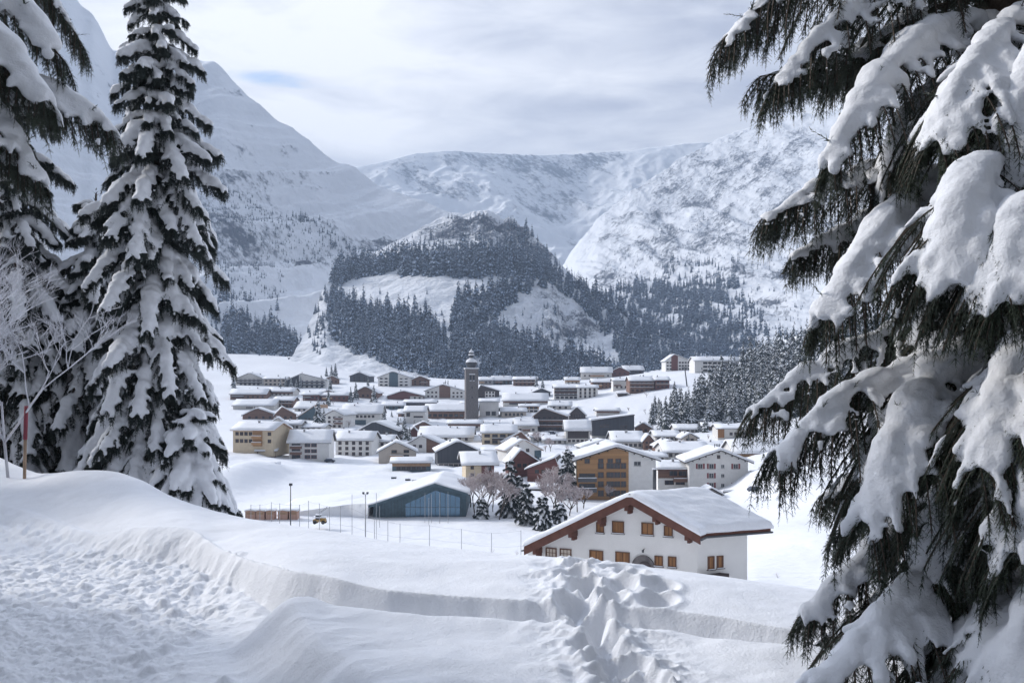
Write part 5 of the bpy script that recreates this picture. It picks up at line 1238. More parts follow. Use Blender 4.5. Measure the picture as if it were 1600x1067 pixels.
def put_single(p, h, label, group, tmpl):
    o = bpy.data.objects.new('fir_tree', MID_T[tmpl]); COL.objects.link(o)
    s_ = rf_.uniform(.85, 1.25); o.location = p; o.scale = (h * s_, h * s_, h); o.rotation_euler = (0, 0, rf_.uniform(0, 6.28))
    tag(o, label, 'fir tree', group)
for (p, h, q) in sp: put_single(p, h, q, 'firs among the village houses', rf_.randrange(8))
for (p, h, q) in slope2 + slope3: put_single(p, h, 'snowy fir in the small clump just left of the wooded slope', 'clump of firs by the lane', rf_.randrange(8))
slope.sort(key=lambda a: a[0].y)
for (p, h, q) in slope[:190]: put_single(p, h, 'snowy fir at the lower edge of the wooded slope right of the village', 'firs on the wooded slope', rf_.randrange(8))
def forest(name, trees, templates, mats, zs=1.0):
    Vs = []; Fs = []; Ms = []; n = 0
    for (p, h, q) in trees:
        v, f, m = templates[rf_.randrange(len(templates))]
        a = rf_.uniform(0, 6.28); c_, s_ = math.cos(a), math.sin(a); h = h * rf_.uniform(.55, 1.18); k = h * rf_.uniform(.85, 1.3)
        w_ = np.empty_like(v); w_[:, 0] = (v[:, 0] * c_ - v[:, 1] * s_) * k + p.x; w_[:, 1] = (v[:, 0] * s_ + v[:, 1] * c_) * k + p.y; w_[:, 2] = v[:, 2] * h * zs + p.z - .03 * h
        Vs.append(w_); Fs.append(f + n); Ms.append(m); n += len(v)
    o = link(name, mesh_np(name, np.concatenate(Vs), np.concatenate(Fs), mats, np.concatenate(Ms), smooth=False))
    return tag(o, kind='stuff')
fm = [M['needle_far_hazed'], M['snow_far_hazed'], M['bark']]
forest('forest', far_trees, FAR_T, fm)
forest('forest', [s for s in slope[190:]], FAR_T, [M['needle_mid'], M['snow_tree'], M['bark']])
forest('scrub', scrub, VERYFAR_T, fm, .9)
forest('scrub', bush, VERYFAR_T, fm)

# ---- detailed firs: twigs, snow pads and limbs collected as arrays
def twig_mesh(name, P, D, L, mat, K=5, nl=.6, nw=.16, seed=0, blades=True):
    """P,D,L: bases, unit directions, lengths. Each twig is a spindle of K needle triangles"""
    g = np.random.RandomState(seed); N = len(P)
    ref = np.where(np.abs(D[:, 2:3]) > .9, np.array([[1., 0, 0]]), np.array([[0, 0, 1.]]))
    A = np.cross(D, ref); A /= np.linalg.norm(A, axis=1, keepdims=True) + 1e-9; B = np.cross(D, A)
    s = (np.arange(K)[None, :] + g.rand(N, K)) / K * .92
    th_ = np.arange(K)[None, :] * 2.399 + g.rand(N, 1) * 6.28 + g.rand(N, K) * .6
    rad = A[:, None, :] * np.cos(th_)[..., None] + B[:, None, :] * np.sin(th_)[..., None]
    base = P[:, None, :] + D[:, None, :] * (L[:, None] * s)[..., None]
    ln = (L[:, None] * nl * (1.05 - .6 * s) * (.8 + .4 * g.rand(N, K)))[..., None] if nl < 1 else None
    nd = D[:, None, :] * .62 + rad * .72; nd /= np.linalg.norm(nd, axis=2, keepdims=True)
    side = np.cross(nd, rad); side /= np.linalg.norm(side, axis=2, keepdims=True) + 1e-9
    wv = side * (ln * nw)
    tip = base + nd * ln
    V = np.stack([base - wv, base + wv, tip], 2).reshape(-1, 3)
    Fc = np.arange(N * K * 3).reshape(-1, 3)
    if blades:
        w2 = A * (L * .05)[:, None]; tp = P + D * L[:, None]
        V2 = np.stack([P - w2, P + w2, tp], 1).reshape(-1, 3); Fc = np.concatenate([Fc, np.arange(N * 3).reshape(-1, 3) + len(V)]); V = np.concatenate([V, V2])
    return mesh_np(name, V, Fc, [mat], smooth=False)
def ico(level=2):
    import bmesh
    bm = bmesh.new(); bmesh.ops.create_icosphere(bm, subdivisions=level, radius=1); v = np.array([x.co[:] for x in bm.verts]); f = np.array([[q.index for q in t.verts] for t in bm.faces]); bm.free(); return v, f
ICO = ico(2)
def snow_mesh(name, E, voxel, mat, rough=.0, smooth=2, dispn=None, fine=0.0):
    """E: ellipsoids (centre, axis direction, half length, half width, half height); merged into one soft skin"""
    v, f = ICO; Vs = []; Fs = []; n = 0
    for (c, d, a, b_, h) in E:
        d = Vector(d); d.normalize(); s_ = d.cross(Vector((0, 0, 1)))
        if s_.length < 1e-3: s_ = Vector((1, 0, 0))
        s_.normalize(); u = s_.cross(d)
        R_ = np.array([[*(d * a)], [*(s_ * b_)], [*(u * h)]])
        Vs.append(v @ R_ + np.array(c)[None, :]); Fs.append(f + n); n += len(v)
    me = mesh_np('tmp', np.concatenate(Vs), np.concatenate(Fs), [mat])
    o = bpy.data.objects.new('tmp', me); COL.objects.link(o)
    md = o.modifiers.new('r', 'REMESH'); md.mode = 'VOXEL'; md.voxel_size = voxel; md.use_smooth_shade = True
    sm = o.modifiers.new('s', 'SMOOTH'); sm.factor = .5; sm.iterations = smooth
    dg = bpy.context.evaluated_depsgraph_get(); out = bpy.data.meshes.new_from_object(o.evaluated_get(dg))
    bpy.data.objects.remove(o); bpy.data.meshes.remove(me); out.name = name
    n = len(out.vertices); co = np.empty(n * 3, dtype=np.float32); out.vertices.foreach_get('co', co); co = co.reshape(-1, 3)
    if rough:
        s_ = voxel * 9
        nn = np.empty(n * 3, dtype=np.float32); out.vertices.foreach_get('normal', nn); nn = nn.reshape(-1, 3)
        d = rough * (fbm(co[:, 0] / s_ + co[:, 2] / s_ * .7, co[:, 1] / s_ + co[:, 2] / s_ * .9, 3))
        if fine: d = d + fine * fbm(co[:, 0] / s_ * 4 + co[:, 2] / s_ * 3, co[:, 1] / s_ * 4 - co[:, 2] / s_ * 2.5, 2)
        co = co + nn * d[:, None]; out.vertices.foreach_set('co', co.ravel())
    out.materials.clear(); out.materials.append(mat)
    out.polygons.foreach_set('use_smooth', [True] * len(out.polygons)); out.update()
    return out
def spline(pts, n):
    pts = [Vector(p) for p in pts]; q = [pts[0] * 2 - pts[1]] + pts + [pts[-1] * 2 - pts[-2]]; out = []
    m = len(pts) - 1
    for i in range(n + 1):
        t = i / n * m; k = min(int(t), m - 1); t -= k; a, b_, c, d = q[k], q[k + 1], q[k + 2], q[k + 3]
        out.append(.5 * ((2 * b_) + (c - a) * t + (2 * a - 5 * b_ + 4 * c - d) * t * t + (3 * b_ - a - 3 * c + d) * t ** 3))
    return out
class Tree:
    def __init__(s, seed): s.g = random.Random(seed); s.P = []; s.D = []; s.L = []; s.E = []; s.wood = MB()
    def twig(s, p, d, L): d = Vector(d); d.normalize(); s.P.append(tuple(p)); s.D.append(tuple(d)); s.L.append(L)
    def branch(s, pts, sub=.45, step=.10, tw=.10, hang=.28, snow=.12, wood=.02, dens=1.0, snowt=(0, 1), subsnow=.6, thick=.6, bare=0.0, drop=.9, gap=0.0, subp=.85, subfall=0.0, poke=0.0):
        """main limb through pts; side sprays that droop; twigs hanging below; snow pads above"""
        g = s.g; n = 16; C = spline(pts, n); Ltot = sum((C[i + 1] - C[i]).length for i in range(n))
        s.wood.tube(C, [wood * (1 - .8 * i / n) for i in range(n + 1)], 5, cap=False)
        k = max(int(Ltot / step), 3)
        for i in range(k + 1):
            t = i / k; a = t * n; j = min(int(a), n - 1); p = C[j].lerp(C[j + 1], a - j); d = (C[min(j + 1, n)] - C[j]); d.normalize()
            side = d.cross(Vector((0, 0, 1)));
            if side.length < .05: side = Vector((1, 0, 0))
            side.normalize(); env = min(1, t * 4 + .25) * (1 - .72 * t)
            if snow and snowt[0] <= t <= snowt[1]:
                if poke and g.random() < poke:
                    a9 = g.uniform(0, 6.28); s.twig(p, Vector((math.cos(a9) * .8, math.sin(a9) * .8, g.uniform(.1, .9))), tw * 1.2 + snow * g.uniform(.8, 1.5))
                r_ = snow * (.45 + .75 * math.sin(math.pi * min(1, t * .85 + .12))) * g.uniform(.65, 1.3)
                if t > .93: r_ *= .6
                s.E.append((p + Vector((0, 0, r_ * thick * .75)), d, r_ * 1.25, r_ * 1.0, r_ * thick)) if g.random() > gap else None
            for sd_ in (-1, 1):
                if g.random() > dens: continue
                L2 = Ltot * sub * env * g.uniform(.7, 1.15)
                if t < bare: continue
                if L2 < .10: L2 = .10
                dr = (d * g.uniform(.45, .9) + side * sd_ * g.uniform(.55, 1.0)); dr.z -= g.uniform(.0, .3); dr.normalize()
                m = 6; q = [p]; cur = Vector(dr)
                for z in range(m): cur = cur + Vector((0, 0, -drop / m)); cur.normalize(); q.append(q[-1] + cur * (L2 / m))
                s.wood.tube(q, [wood * .16] * (m + 1), 3, cap=False)
                for z in range(1, m + 1):
                    fz = z / m; pz = q[z]; dz = q[z] - q[z - 1]; dz.normalize(); sz = dz.cross(Vector((0, 0, 1))); 
                    if sz.length > .01: sz.normalize()
                    ns = max(1, int(L2 / m / (tw * .42)))
                    for rep in range(ns):
                        pp = q[z - 1].lerp(pz, rep / ns)
                        for e in (-1, 1):
                            s.twig(pp, dz * .8 + sz * e * g.uniform(.5, 1) + Vector((0, 0, -g.uniform(.1, .6))), tw * g.uniform(.7, 1.2))
                    # hanging twig with side shoots
                    if g.random() < .75:
                        hl = hang * g.uniform(.35, 1.1) * (1.1 - .4 * fz); nn = max(2, int(hl / (tw * .5))); pp = Vector(pz)
                        hd_ = Vector((g.uniform(-.25, .25), g.uniform(-.25, .25), -1)) + dz * .25
                        hd_.normalize()
                        for e in range(nn):
                            s.twig(pp, hd_, tw * 1.1)
                            a2 = g.uniform(0, 6.28); o_ = Vector((math.cos(a2), math.sin(a2), -.9)); s.twig(pp, o_, tw * g.uniform(.5, .9)); o_ = Vector((-math.cos(a2), -math.sin(a2), -.9)); s.twig(pp, o_, tw * g.uniform(.5, .9))
                            pp = pp + hd_ * (hl / nn)
                    if subsnow and snowt[0] <= t <= snowt[1]:
                        r_ = snow * subsnow * (1.0 - .55 * fz) * g.uniform(.55, 1.25)
                        if g.random() < subp - subfall * fz: s.E.append((pz + Vector((0, 0, r_ * .35)), dz, max(r_ * 1.2, L2 / m * .75), r_, r_ * thick))
    def make(s, parent, nmat, K, voxel, names=('limbs', 'needles', 'snow_load'), rough=0.0, smooth=2, seed=0, nl=.6, nw=.16, smat='snow_load', fine=0.0):
        if s.wood.v: s.wood.build(names[0], M['bark'], parent, smooth=True, fix=False)
        if s.P: link(names[1], twig_mesh(names[1], np.array(s.P), np.array(s.D), np.array(s.L), M[nmat], K=K, seed=seed, nl=nl, nw=nw), parent)
        if s.E: link(names[2], snow_mesh(names[2], s.E, voxel, M[smat], rough, smooth, fine=fine), parent)

def whole_fir(seed, base, H, R, nwh, nb, label, step=.16, tw=.17, hang=.35, snow=.15, K=8, voxel=.055, zmin=0.0, cat='fir tree', lean=0, dens=1.0, up=0.0, smooth=2, nmat='needle_mid', snowfrac=1.0, group=None, rough=.03, tuck=1.0):
    root = empty('fir_tree', base); tag(root, label, cat, group)
    g = random.Random(seed); T = Tree(seed + 1)
    tb = MB(); zs_ = [0, .3, .6, .85, 1]; tb.tube([(lean * z, 0, z * H - (1 if z == 0 else 0)) for z in zs_], [H * .016 * (1 - .9 * z) + .01 for z in zs_], 9); tb.build('trunk', M['bark'], root, smooth=True)
    for i in range(nwh):
        t = (i + g.uniform(-.3, .3)) / nwh; t = min(max(t, .0), .985)
        if t < zmin: continue
        z = H * (.04 + .95 * t); r = R * ((1 - t) ** .48) * g.uniform(.8, 1.12) + .12
        kk_ = max(4, int(round(nb * (1 - .30 * t))))
        off = g.uniform(0, 6.28)
        for k in range(kk_):
            a = off + 6.2832 * k / kk_ + g.uniform(-.3, .3); rr = r * g.uniform(.55, 1.18); ca_, sa__ = math.cos(a), math.sin(a)
            z = H * (.04 + .95 * min(.985, max(0, t + g.uniform(-.5, .5) / nwh)))
            dro = rr * (.95 - .85 * t) * g.uniform(.5, 1.4) * tuck
            x0 = lean * t
            pts = [(x0, 0, z), (x0 + ca_ * rr * .4, sa__ * rr * .4, z + .05 * rr - dro * .15), (x0 + ca_ * rr * .78, sa__ * rr * .78, z - dro * .6), (x0 + ca_ * rr, sa__ * rr, z - dro + .04 * rr)]
            sn_ = snow * (.75 + .5 * g.random()) * min(1, .45 + rr / R * .8) if g.random() < snowfrac else 0
            T.branch(pts, sub=.40, step=step, tw=tw * (.7 + .3 * min(1, rr / R * 1.6)), hang=hang * min(1, rr / R * 1.3 + .15), snow=sn_, wood=.012 + .012 * rr, dens=dens, thick=.62, gap=.15, subp=.9, subfall=.35)
    T.twig((lean, 0, H * .96), (0, 0, 1), .5)
    T.make(root, nmat, K, voxel, rough=rough, smooth=smooth, seed=seed, nl=.6 if K < 6 else .40, nw=.16 if K < 6 else .19, fine=rough * .35)
    print('fir', label[:30], len(T.P), len(T.E))
    return root
# the tall fir left of the view
whole_fir(5, P3(247, 810, 25), 14.4, 2.05, 33, 10, 'tall heavily snow-laden fir left of the village, its top at the upper edge', step=.15, tw=.13, hang=.36, snow=.140, voxel=.042, tuck=1.35, rough=.04)
whole_fir(8, P3(150, 800, 27.5), 8.8, 2.0, 22, 10, 'shorter bushy snow-covered fir pressed against the left side of the tall fir', step=.17, tw=.14, hang=.34, snow=.165, voxel=.05, tuck=1.3, rough=.04)
whole_fir(9, P3(20, 800, 27), 12.6, 2.5, 24, 9, 'dark fir with frosted branches at the left edge behind the marker pole', step=.19, tw=.16, hang=.34, snow=.15, voxel=.055, snowfrac=.95, tuck=1.2)
whole_fir(12, P3(300, 850, 23.6), 3.3, 1.35, 12, 9, 'low snow-buried young fir at the right foot of the tall fir', step=.13, tw=.12, hang=.25, snow=.14, voxel=.045, tuck=1.5)
# firs in front of the farmhouse and the larch-clad block
for i, (px, base, top_, Rp, lab) in enumerate((
        (797, 812, 712, 19, 'tallest of the snowy firs in front of the red farm buildings'), (753, 815, 776, 12, 'small fir standing lowest and leftmost in the row above the white field'),
        (822, 822, 752, 17, 'broad middle fir just right of the tallest one'), (848, 828, 772, 17, 'rounded fir nearest the left eave of the front chalet'),
        (874, 820, 784, 13, 'short fir half hidden behind the left slope of the chalet roof'), (887, 776, 700, 18, 'fir standing against the left corner of the larch-clad block'),
        (812, 790, 742, 11, 'slim fir tucked behind the tallest fir of the row'), (372, 817, 796, 7, 'little lone fir beside the pink market huts'))):
    Y = 232 + (820 - base) * 1.2 if i != 7 else 236; b0 = P3(px, base, Y); k = Y / F
    whole_fir(40 + i, b0, (base - top_) * k, Rp * k * 1.1, 15, 8, lab, step=.55, tw=.55, hang=.8, snow=.26, K=3, voxel=.17, dens=.9, smooth=1, rough=.05)

# ---- frosted leafless trees
def bare_tree(seed, base, H, spread, label, group=None, mat='twig', name='bare_tree', r0=.10, tilt=None, levels=5, cat='tree', thick=1.0, decay=.6, trunkm='bark'):
    g = random.Random(seed); root = empty(name, base); tag(root, label, cat, group); tr = MB(); tg = MB()
    def grow(p, d, L, r_, lv):
        q = [p]; c = Vector(d)
        for z in range(3):
            c = c + Vector((g.uniform(-.18, .18), g.uniform(-.18, .18), .04)); c.normalize(); q.append(q[-1] + c * (L / 3))
        (tr if lv > levels - 2 else tg).tube(q, [r_, r_ * .9, r_ * .8, r_ * .65], 3 if lv < levels - 1 else 6, cap=False)
        if lv == 0: return
        nb_ = g.choice((3, 4)) if lv > 1 else 4
        for k in range(nb_):
            a = g.uniform(0, 6.28); e = g.uniform(.35, spread); u = Vector((math.cos(a), math.sin(a), 0)); nd = (c + u * e); nd.normalize()
            s_ = g.uniform(.35, 1.0) if k else 1.0
            j = min(int(s_ * 3), 2); grow(q[j].lerp(q[j + 1], .9), nd, L * g.uniform(.58, .78), r_ * decay, lv - 1)
    grow(Vector((0, 0, -.3)), tilt or (0, 0, 1), H * .34, r0, levels)
    tr.build('trunk', M[trunkm], root, smooth=True, fix=False); tg.build('branches', M[mat], root, fix=False)
    return root
for i, (px, base, top_) in enumerate(((742, 808, 735), (770, 800, 728), (780, 812, 742), (868, 790, 735), (902, 800, 752), (858, 770, 722), (955, 782, 755), (985, 745, 722), (840, 700, 672), (860, 705, 682), (730, 606, 592))):
    Y = y_for(px, base, 150, 700); k = Y / F
    bare_tree(60 + i, P3(px, base, Y), (base - top_) * k * 1.15, .95, ('rose-grey frosted leafless tree by the right end of the glass hall', 'rose-grey frosted leafless tree just left of the tallest front fir', 'lower frosted leafless tree between the glass hall and the front firs',
        'spreading frosted leafless tree left of the larch-clad block', 'frosted leafless tree directly before the larch-clad block', 'frosted leafless tree beside the snow-filled red-brown eave', 'small frosted leafless tree at the foot of the larch wall',
        'low frosted shrub at the white part of the larch-clad block', 'pale leafless tree near the dark timber chalet with tiers of balconies', 'pale leafless shrub below the white and dark timber cube house', 'thin leafless tree on the snow left of the church tower')[i], 'frosted leafless trees' if i < 8 else None, r0=.16, levels=5, decay=.76)

for i, (px, base, top_) in enumerate(((735, 792, 738), (752, 798, 732), (762, 806, 744), (786, 790, 736), (850, 796, 742), (862, 806, 750), (878, 790, 738), (890, 806, 756), (912, 795, 758), (905, 776, 742))):
    Y = y_for(px, base, 150, 700); k = Y / F
    bare_tree(140 + i, P3(px, base, Y), (base - top_) * k * 1.15, 1.05, 'rose-grey larch, bare and frosted, in the thicket around the front firs', 'bare larches in the thicket', r0=.17, levels=5, decay=.76, name='larch_tree')
for i in range(56):
    px, py = rf_.uniform(380, 1130), rf_.uniform(612, 716)
    if py > 700 and px < 700: continue
    Y = y_for(px, py, 300, 900); bare_tree(800 + i, P3(px, py, Y), rf_.uniform(3, 6.5), 1.0, 'small frosted leafless bush between the village houses', 'bushes between the village houses', r0=.14, levels=3, decay=.72, name='bush', cat='bush')
# ------------------------------------------------------------------ near firs framing the view
def bp(*pts): return [P3(*p) for p in pts]
nt = empty('fir_tree', (P3(1575, 600, 7.3).x, 7.3, -2.1)); tag(nt, 'huge close fir on the right, its drooping branches loaded with thick snow', 'fir tree')
NTL = Vector(nt.location)
tb = MB(); tb.tube([(0, 0, -.6), (0.02, 0, 2), (-.03, 0, 5), (0, 0, 9), (0, 0, 11)], [.27, .23, .18, .10, .04], 14); tb.build('trunk', M['bark'], nt, smooth=True)
def near_limb(parent, pts, seed, vox=.022, rough=.015, origin=NTL, **kw):
    kw.setdefault('step', .055); kw.setdefault('tw', .078); kw.setdefault('hang', .20); kw.setdefault('subp', .95); kw.setdefault('subfall', 1.1); kw.setdefault('gap', .2); kw.setdefault('poke', .12)
    br = empty('branch', (0, 0, 0)); br.parent = parent
    T = Tree(seed); T.branch([Vector(p) - origin for p in pts], **kw)
    T.make(br, 'needle_near', 14, vox, names=('wood', 'needles', 'snow_load'), rough=rough, smooth=3, seed=seed, nl=.26, nw=.13, fine=.003)
    return br
LIMBS = [
    # points (column, row, distance), snow radius, sub, extra
    (((1500, -120, 7.2), (1330, -70, 7.0), (1220, -20, 6.9), (1132, 60, 6.8)), .11, .40, {}),
    (((1540, -60, 7.2), (1400, -20, 6.8), (1290, 50, 6.6), (1215, 125, 6.5)), .13, .36, {}),
    (((1540, -10, 7.3), (1420, 30, 7.0), (1330, 90, 6.9), (1188, 120, 6.8)), .07, .30, dict(snowt=(.2, 1))),
    (((1560, 30, 7.2), (1440, 70, 6.5), (1355, 150, 6.2), (1300, 240, 6.1)), .20, .32, {}),
    (((1570, 90, 7.2), (1460, 140, 6.8), (1400, 220, 6.6), (1370, 330, 6.6)), .15, .34, {}),
    (((1560, 180, 7.3), (1420, 235, 6.9), (1290, 290, 6.7), (1200, 335, 6.6)), .11, .30, {}),
    (((1590, 200, 7.2), (1470, 290, 6.2), (1370, 370, 5.9), (1290, 480, 5.8)), .20, .36, {}),
    (((1570, 280, 7.3), (1400, 330, 7.0), (1330, 360, 6.9), (1245, 395, 6.8)), .12, .30, {}),
    (((1580, 420, 7.3), (1440, 500, 6.8), (1300, 560, 6.6), (1180, 635, 6.5)), .13, .34, {}),
    (((1590, 470, 7.2), (1450, 560, 6.4), (1320, 620, 6.1), (1215, 700, 6.0)), .13, .36, {}),
    (((1600, 500, 7.1), (1480, 580, 6.0), (1400, 680, 5.7), (1350, 800, 5.6)), .20, .40, {}),
    (((1590, 620, 7.3), (1480, 650, 6.9), (1380, 720, 6.7), (1290, 770, 6.7)), .10, .32, {}),
    (((1600, 720, 7.2), (1480, 790, 6.4), (1360, 870, 6.1), (1262, 950, 6.0)), .15, .26, {}),
    (((1610, 820, 7.1), (1480, 890, 5.9), (1390, 960, 5.5), (1275, 1060, 5.3)), .16, .40, {}),
    (((1640, 200, 7.0), (1540, 270, 5.4), (1500, 330, 5.1), (1490, 430, 5.0)), .20, .34, {}),
    (((1720, 260, 6.8), (1640, 320, 5.2), (1590, 360, 4.9), (1575, 440, 4.8)), .19, .34, {}),
    (((1620, 0, 7.1), (1560, 60, 6.0), (1500, 130, 5.7), (1462, 210, 5.6)), .15, .40, {}),
    (((1680, -40, 7.0), (1640, 60, 5.8), (1590, 160, 5.5), (1560, 290, 5.4)), .15, .36, {}),
    (((1700, 460, 7.0), (1640, 520, 5.6), (1570, 590, 5.3), (1530, 720, 5.2)), .18, .38, {}),
    (((1740, 560, 7.0), (1680, 640, 5.4), (1620, 720, 5.1), (1590, 860, 5.0)), .15, .38, {}),
    (((1640, 640, 7.0), (1560, 700, 6.0), (1480, 790, 5.7), (1450, 900, 5.6)), .14, .40, {}),
    (((1660, 860, 6.9), (1600, 920, 5.6), (1530, 980, 5.3), (1480, 1090, 5.2)), .14, .42, {}),
    (((1740, 840, 6.9), (1680, 900, 5.3), (1610, 960, 5.0), (1570, 1080, 4.9)), .16, .40, {}),
    (((1600, 330, 7.2), (1510, 400, 6.6), (1450, 480, 6.4), (1430, 610, 6.3)), .11, .44, {}),
    (((1500, 20, 7.5), (1420, 60, 7.5), (1360, 60, 7.4), (1300, 110, 7.4)), .07, .5, dict(snowt=(.3, .9))),
    (((1620, 480, 7.1), (1560, 540, 6.3), (1500, 600, 6.1), (1470, 700, 6.0)), .12, .44, {}),
]
for i, (pts, sn_, sub_, kw) in enumerate(LIMBS):
    near_limb(nt, bp(*pts), 500 + i, snow=sn_ * .48, sub=sub_ * 1.2, wood=.030, thick=.66, subsnow=.62, drop=1.15, **kw)
# inner crown: shaded limbs all round the trunk
T = Tree(77); g = random.Random(9)
for i in range(46):
    z = .2 + 6.6 * i / 46 + g.uniform(-.1, .1); a = g.uniform(0, 6.28); rr = g.uniform(.9, 1.7) * (1.12 - .05 * z); ca_, sa__ = math.cos(a), math.sin(a)
    if sa__ < -.75: rr *= .8
    if ca_ < -.2 and z > 1: rr *= .72
    dro = rr * g.uniform(.45, .9)
    T.branch([(0, 0, z), (ca_ * rr * .4, sa__ * rr * .4, z - .05), (ca_ * rr * .75, sa__ * rr * .75, z - dro * .55), (ca_ * rr, sa__ * rr, z - dro)], sub=.42, step=.12, tw=.10, hang=.34, snow=.06, wood=.02, thick=.5, subsnow=.5, dens=.95)
for i in range(34):        # the long boughs above the view, which shade those below
    z = 6.5 + 2.6 * i / 34; a = i * 2.399 + g.uniform(-.3, .3); rr = g.uniform(1.9, 2.7); ca_, sa__ = math.cos(a), math.sin(a); dro = rr * g.uniform(.15, .30)
    T.branch([(0, 0, z), (ca_ * rr * .4, sa__ * rr * .4, z + .05), (ca_ * rr * .75, sa__ * rr * .75, z - dro * .5), (ca_ * rr, sa__ * rr, z - dro)], sub=.42, step=.16, tw=.13, hang=.3, snow=.12, wood=.02, thick=.5, subsnow=.6, dens=.95)
ic = empty('inner_crown'); ic.parent = nt
T.make(ic, 'needle_near', 8, .035, names=('wood', 'needles', 'snow_load'), rough=.015, smooth=2, seed=3, nl=.34, nw=.12)
print('near inner', len(T.P), len(T.E))

# close dark boughs hanging in at the top left, from a fir whose trunk stands outside the frame
nl_ = empty('fir_tree', (P3(-330, 600, 9.2).x, 9.2, -2.1)); tag(nl_, 'close shaded fir reaching in at the top left with smooth snow slabs on its boughs', 'fir tree')
NLL = Vector(nl_.location)
tb = MB(); tb.tube([(0, 0, -.6), (0.02, 0, 2), (-.03, 0, 5), (0, 0, 9), (0, 0, 12)], [.27, .23, .18, .10, .04], 14); tb.build('trunk', M['bark'], nl_, smooth=True)
for i, (pts, sn_, sub_, kw) in enumerate((
        (((-320, -150, 9.2), (-120, -60, 8.9), (10, 0, 8.8), (100, 95, 8.8)), .20, .30, dict(snowt=(0, .92))),
        (((-320, -60, 9.2), (-120, 20, 8.5), (0, 70, 8.4), (70, 150, 8.3)), .19, .34, {}),
        (((-320, 0, 9.2), (-80, 90, 8.9), (70, 140, 8.8), (172, 200, 8.8)), .14, .30, {}),
        (((-320, 40, 9.3), (-120, 130, 8.6), (-20, 160, 8.4), (60, 270, 8.4)), .13, .36, {}),
        (((-320, -200, 9.8), (-60, -60, 9.8), (60, -30, 9.8), (128, 70, 9.8)), .05, .26, {}),
        (((-320, 120, 9.3), (-160, 160, 8.8), (-40, 190, 8.7), (30, 250, 8.7)), .10, .40, {}))):
    near_limb(nl_, bp(*pts), 700 + i, snow=sn_ * .75, sub=sub_, wood=.03, thick=.6, subsnow=.6, origin=NLL, drop=1.2, vox=.028, step=.08, tw=.085, **kw)

# frosted bush at the left edge
bare_tree(90, P3(22, 775, 19.5), 6.4, 1.15, 'frosted leafless tree with white twigs at the left edge, in front of the dark fir', r0=.034, levels=6, decay=.68, trunkm='frost', mat='frost')
bare_tree(91, P3(-38, 760, 18.5), 5.6, 1.15, 'second frosted leafless tree, cut by the left edge of the view', r0=.034, levels=6, decay=.68, trunkm='frost', mat='frost')

# snow marker pole
pl = empty('marker_pole', P3(37, 745, 19.2), 0); tag(pl, 'thin snow marker pole with a faded red top at the left edge of the path', 'pole')
mb = MB(); mb.tube([(0, 0, -.8), (.03, 0, .72)], .032, 8); mb.build('pole', M['pole'], pl, smooth=True)
mb = MB(); mb.tube([(.0302, 0, .722), (.05, 0, 1.37)], .040, 8); mb.build('red_sleeve', M['red'], pl, smooth=True)

# ------------------------------------------------------------------ the snowy field: masts, fence, huts, machine
for i, (px, top_, base, lab, two) in enumerate(((454, 756, 850, 'single-headed floodlight mast at the left side of the white field', False), (571, 770, 862, 'taller double-headed floodlight mast in the middle of the white field', True))):
    Y = 150; k = Y / F; r_ = place('floodlight_mast', px, base, Y, 0, lab, 'floodlight mast'); tag(r_, group='floodlight masts')
    H_ = (base - top_) * k; mb = MB(); mb.tube([(0, 0, -4), (0, 0, H_ - .25)], [.11, .07], 8); mb.build('mast', M['galv'] if two else M['metal'], r_, smooth=True)
    if two:
        mb = MB(); mb.tube([(-.4, 0, H_ - .2), (.4, 0, H_ - .2)], .04, 6); mb.build('crossbar', M['galv'], r_)
        for q in (-.32, .3):
            mb = MB(); mb.prism([(-.2, H_ - .1), (.12, H_ - .16), (.26, H_ + .12), (-.08, H_ + .16)], q - .16, q + .16, 'x'); mb.build('lamp_head', M['metal'], r_, bevel=.02)
    else:
        mb = MB(); mb.prism([(-.25, H_ - .22), (.2, H_ - .3), (.25, H_ + .1), (-.2, H_ + .12)], -.2, .25, 'x'); mb.build('lamp_head', M['metal'], r_, bevel=.02)
fe = tag(empty('fence', (0, 0, 0)), 'tall thin ball-stop fence of slender posts and wires across the white field', 'fence')
posts = [(392, 790, 826), (406, 790, 828), (424, 786, 832), (437, 788, 832), (468, 790, 832), (482, 784, 834), (499, 788, 836), (515, 793, 839), (532, 793, 842), (550, 795, 845), (585, 810, 850), (606, 815, 852), (625, 820, 853), (671, 822, 857), (721, 828, 862), (768, 834, 868), (814, 830, 872)]
tops = []
for (px, t_, b0) in posts:
    Y = 152 - (px - 390) * .03; a, b_ = P3(px, t_ - 2, Y), P3(px, b0 + 12, Y); mb = MB(); mb.tube([b_, a], .045, 5); mb.build('post', M['galv'], fe); tops.append((a, b_))
for fz in (.02, .45):
    mb = MB()
    for (a, b_), (c, d) in zip(tops[:-1], tops[1:]): mb.tube([a.lerp(b_, fz), (a.lerp(b_, fz) + c.lerp(d, fz)) * .5 - Vector((0, 0, .10)), c.lerp(d, fz)], .014, 3, cap=False)
    mb.build('wire', M['galv'], fe, fix=False)
fe2 = tag(empty('fence', (0, 0, 0)), 'second row of slim posts behind, ending in front of the glass hall', 'fence')
prev = None
for (px, t_, b0) in ((664, 770, 812), (674, 772, 813), (687, 770, 814), (700, 768, 814), (550, 772, 822), (588, 770, 838), (593, 790, 820), (670, 778, 816)):
    a, b_ = P3(px, t_, 205), P3(px, b0 + 4, 205); mb = MB(); mb.tube([b_, a], .05, 5); mb.build('post', M['galv'], fe2)
M['hut'] = boards('hut_boards', (0.50, 0.31, 0.24), 5.0, 'x', .2)
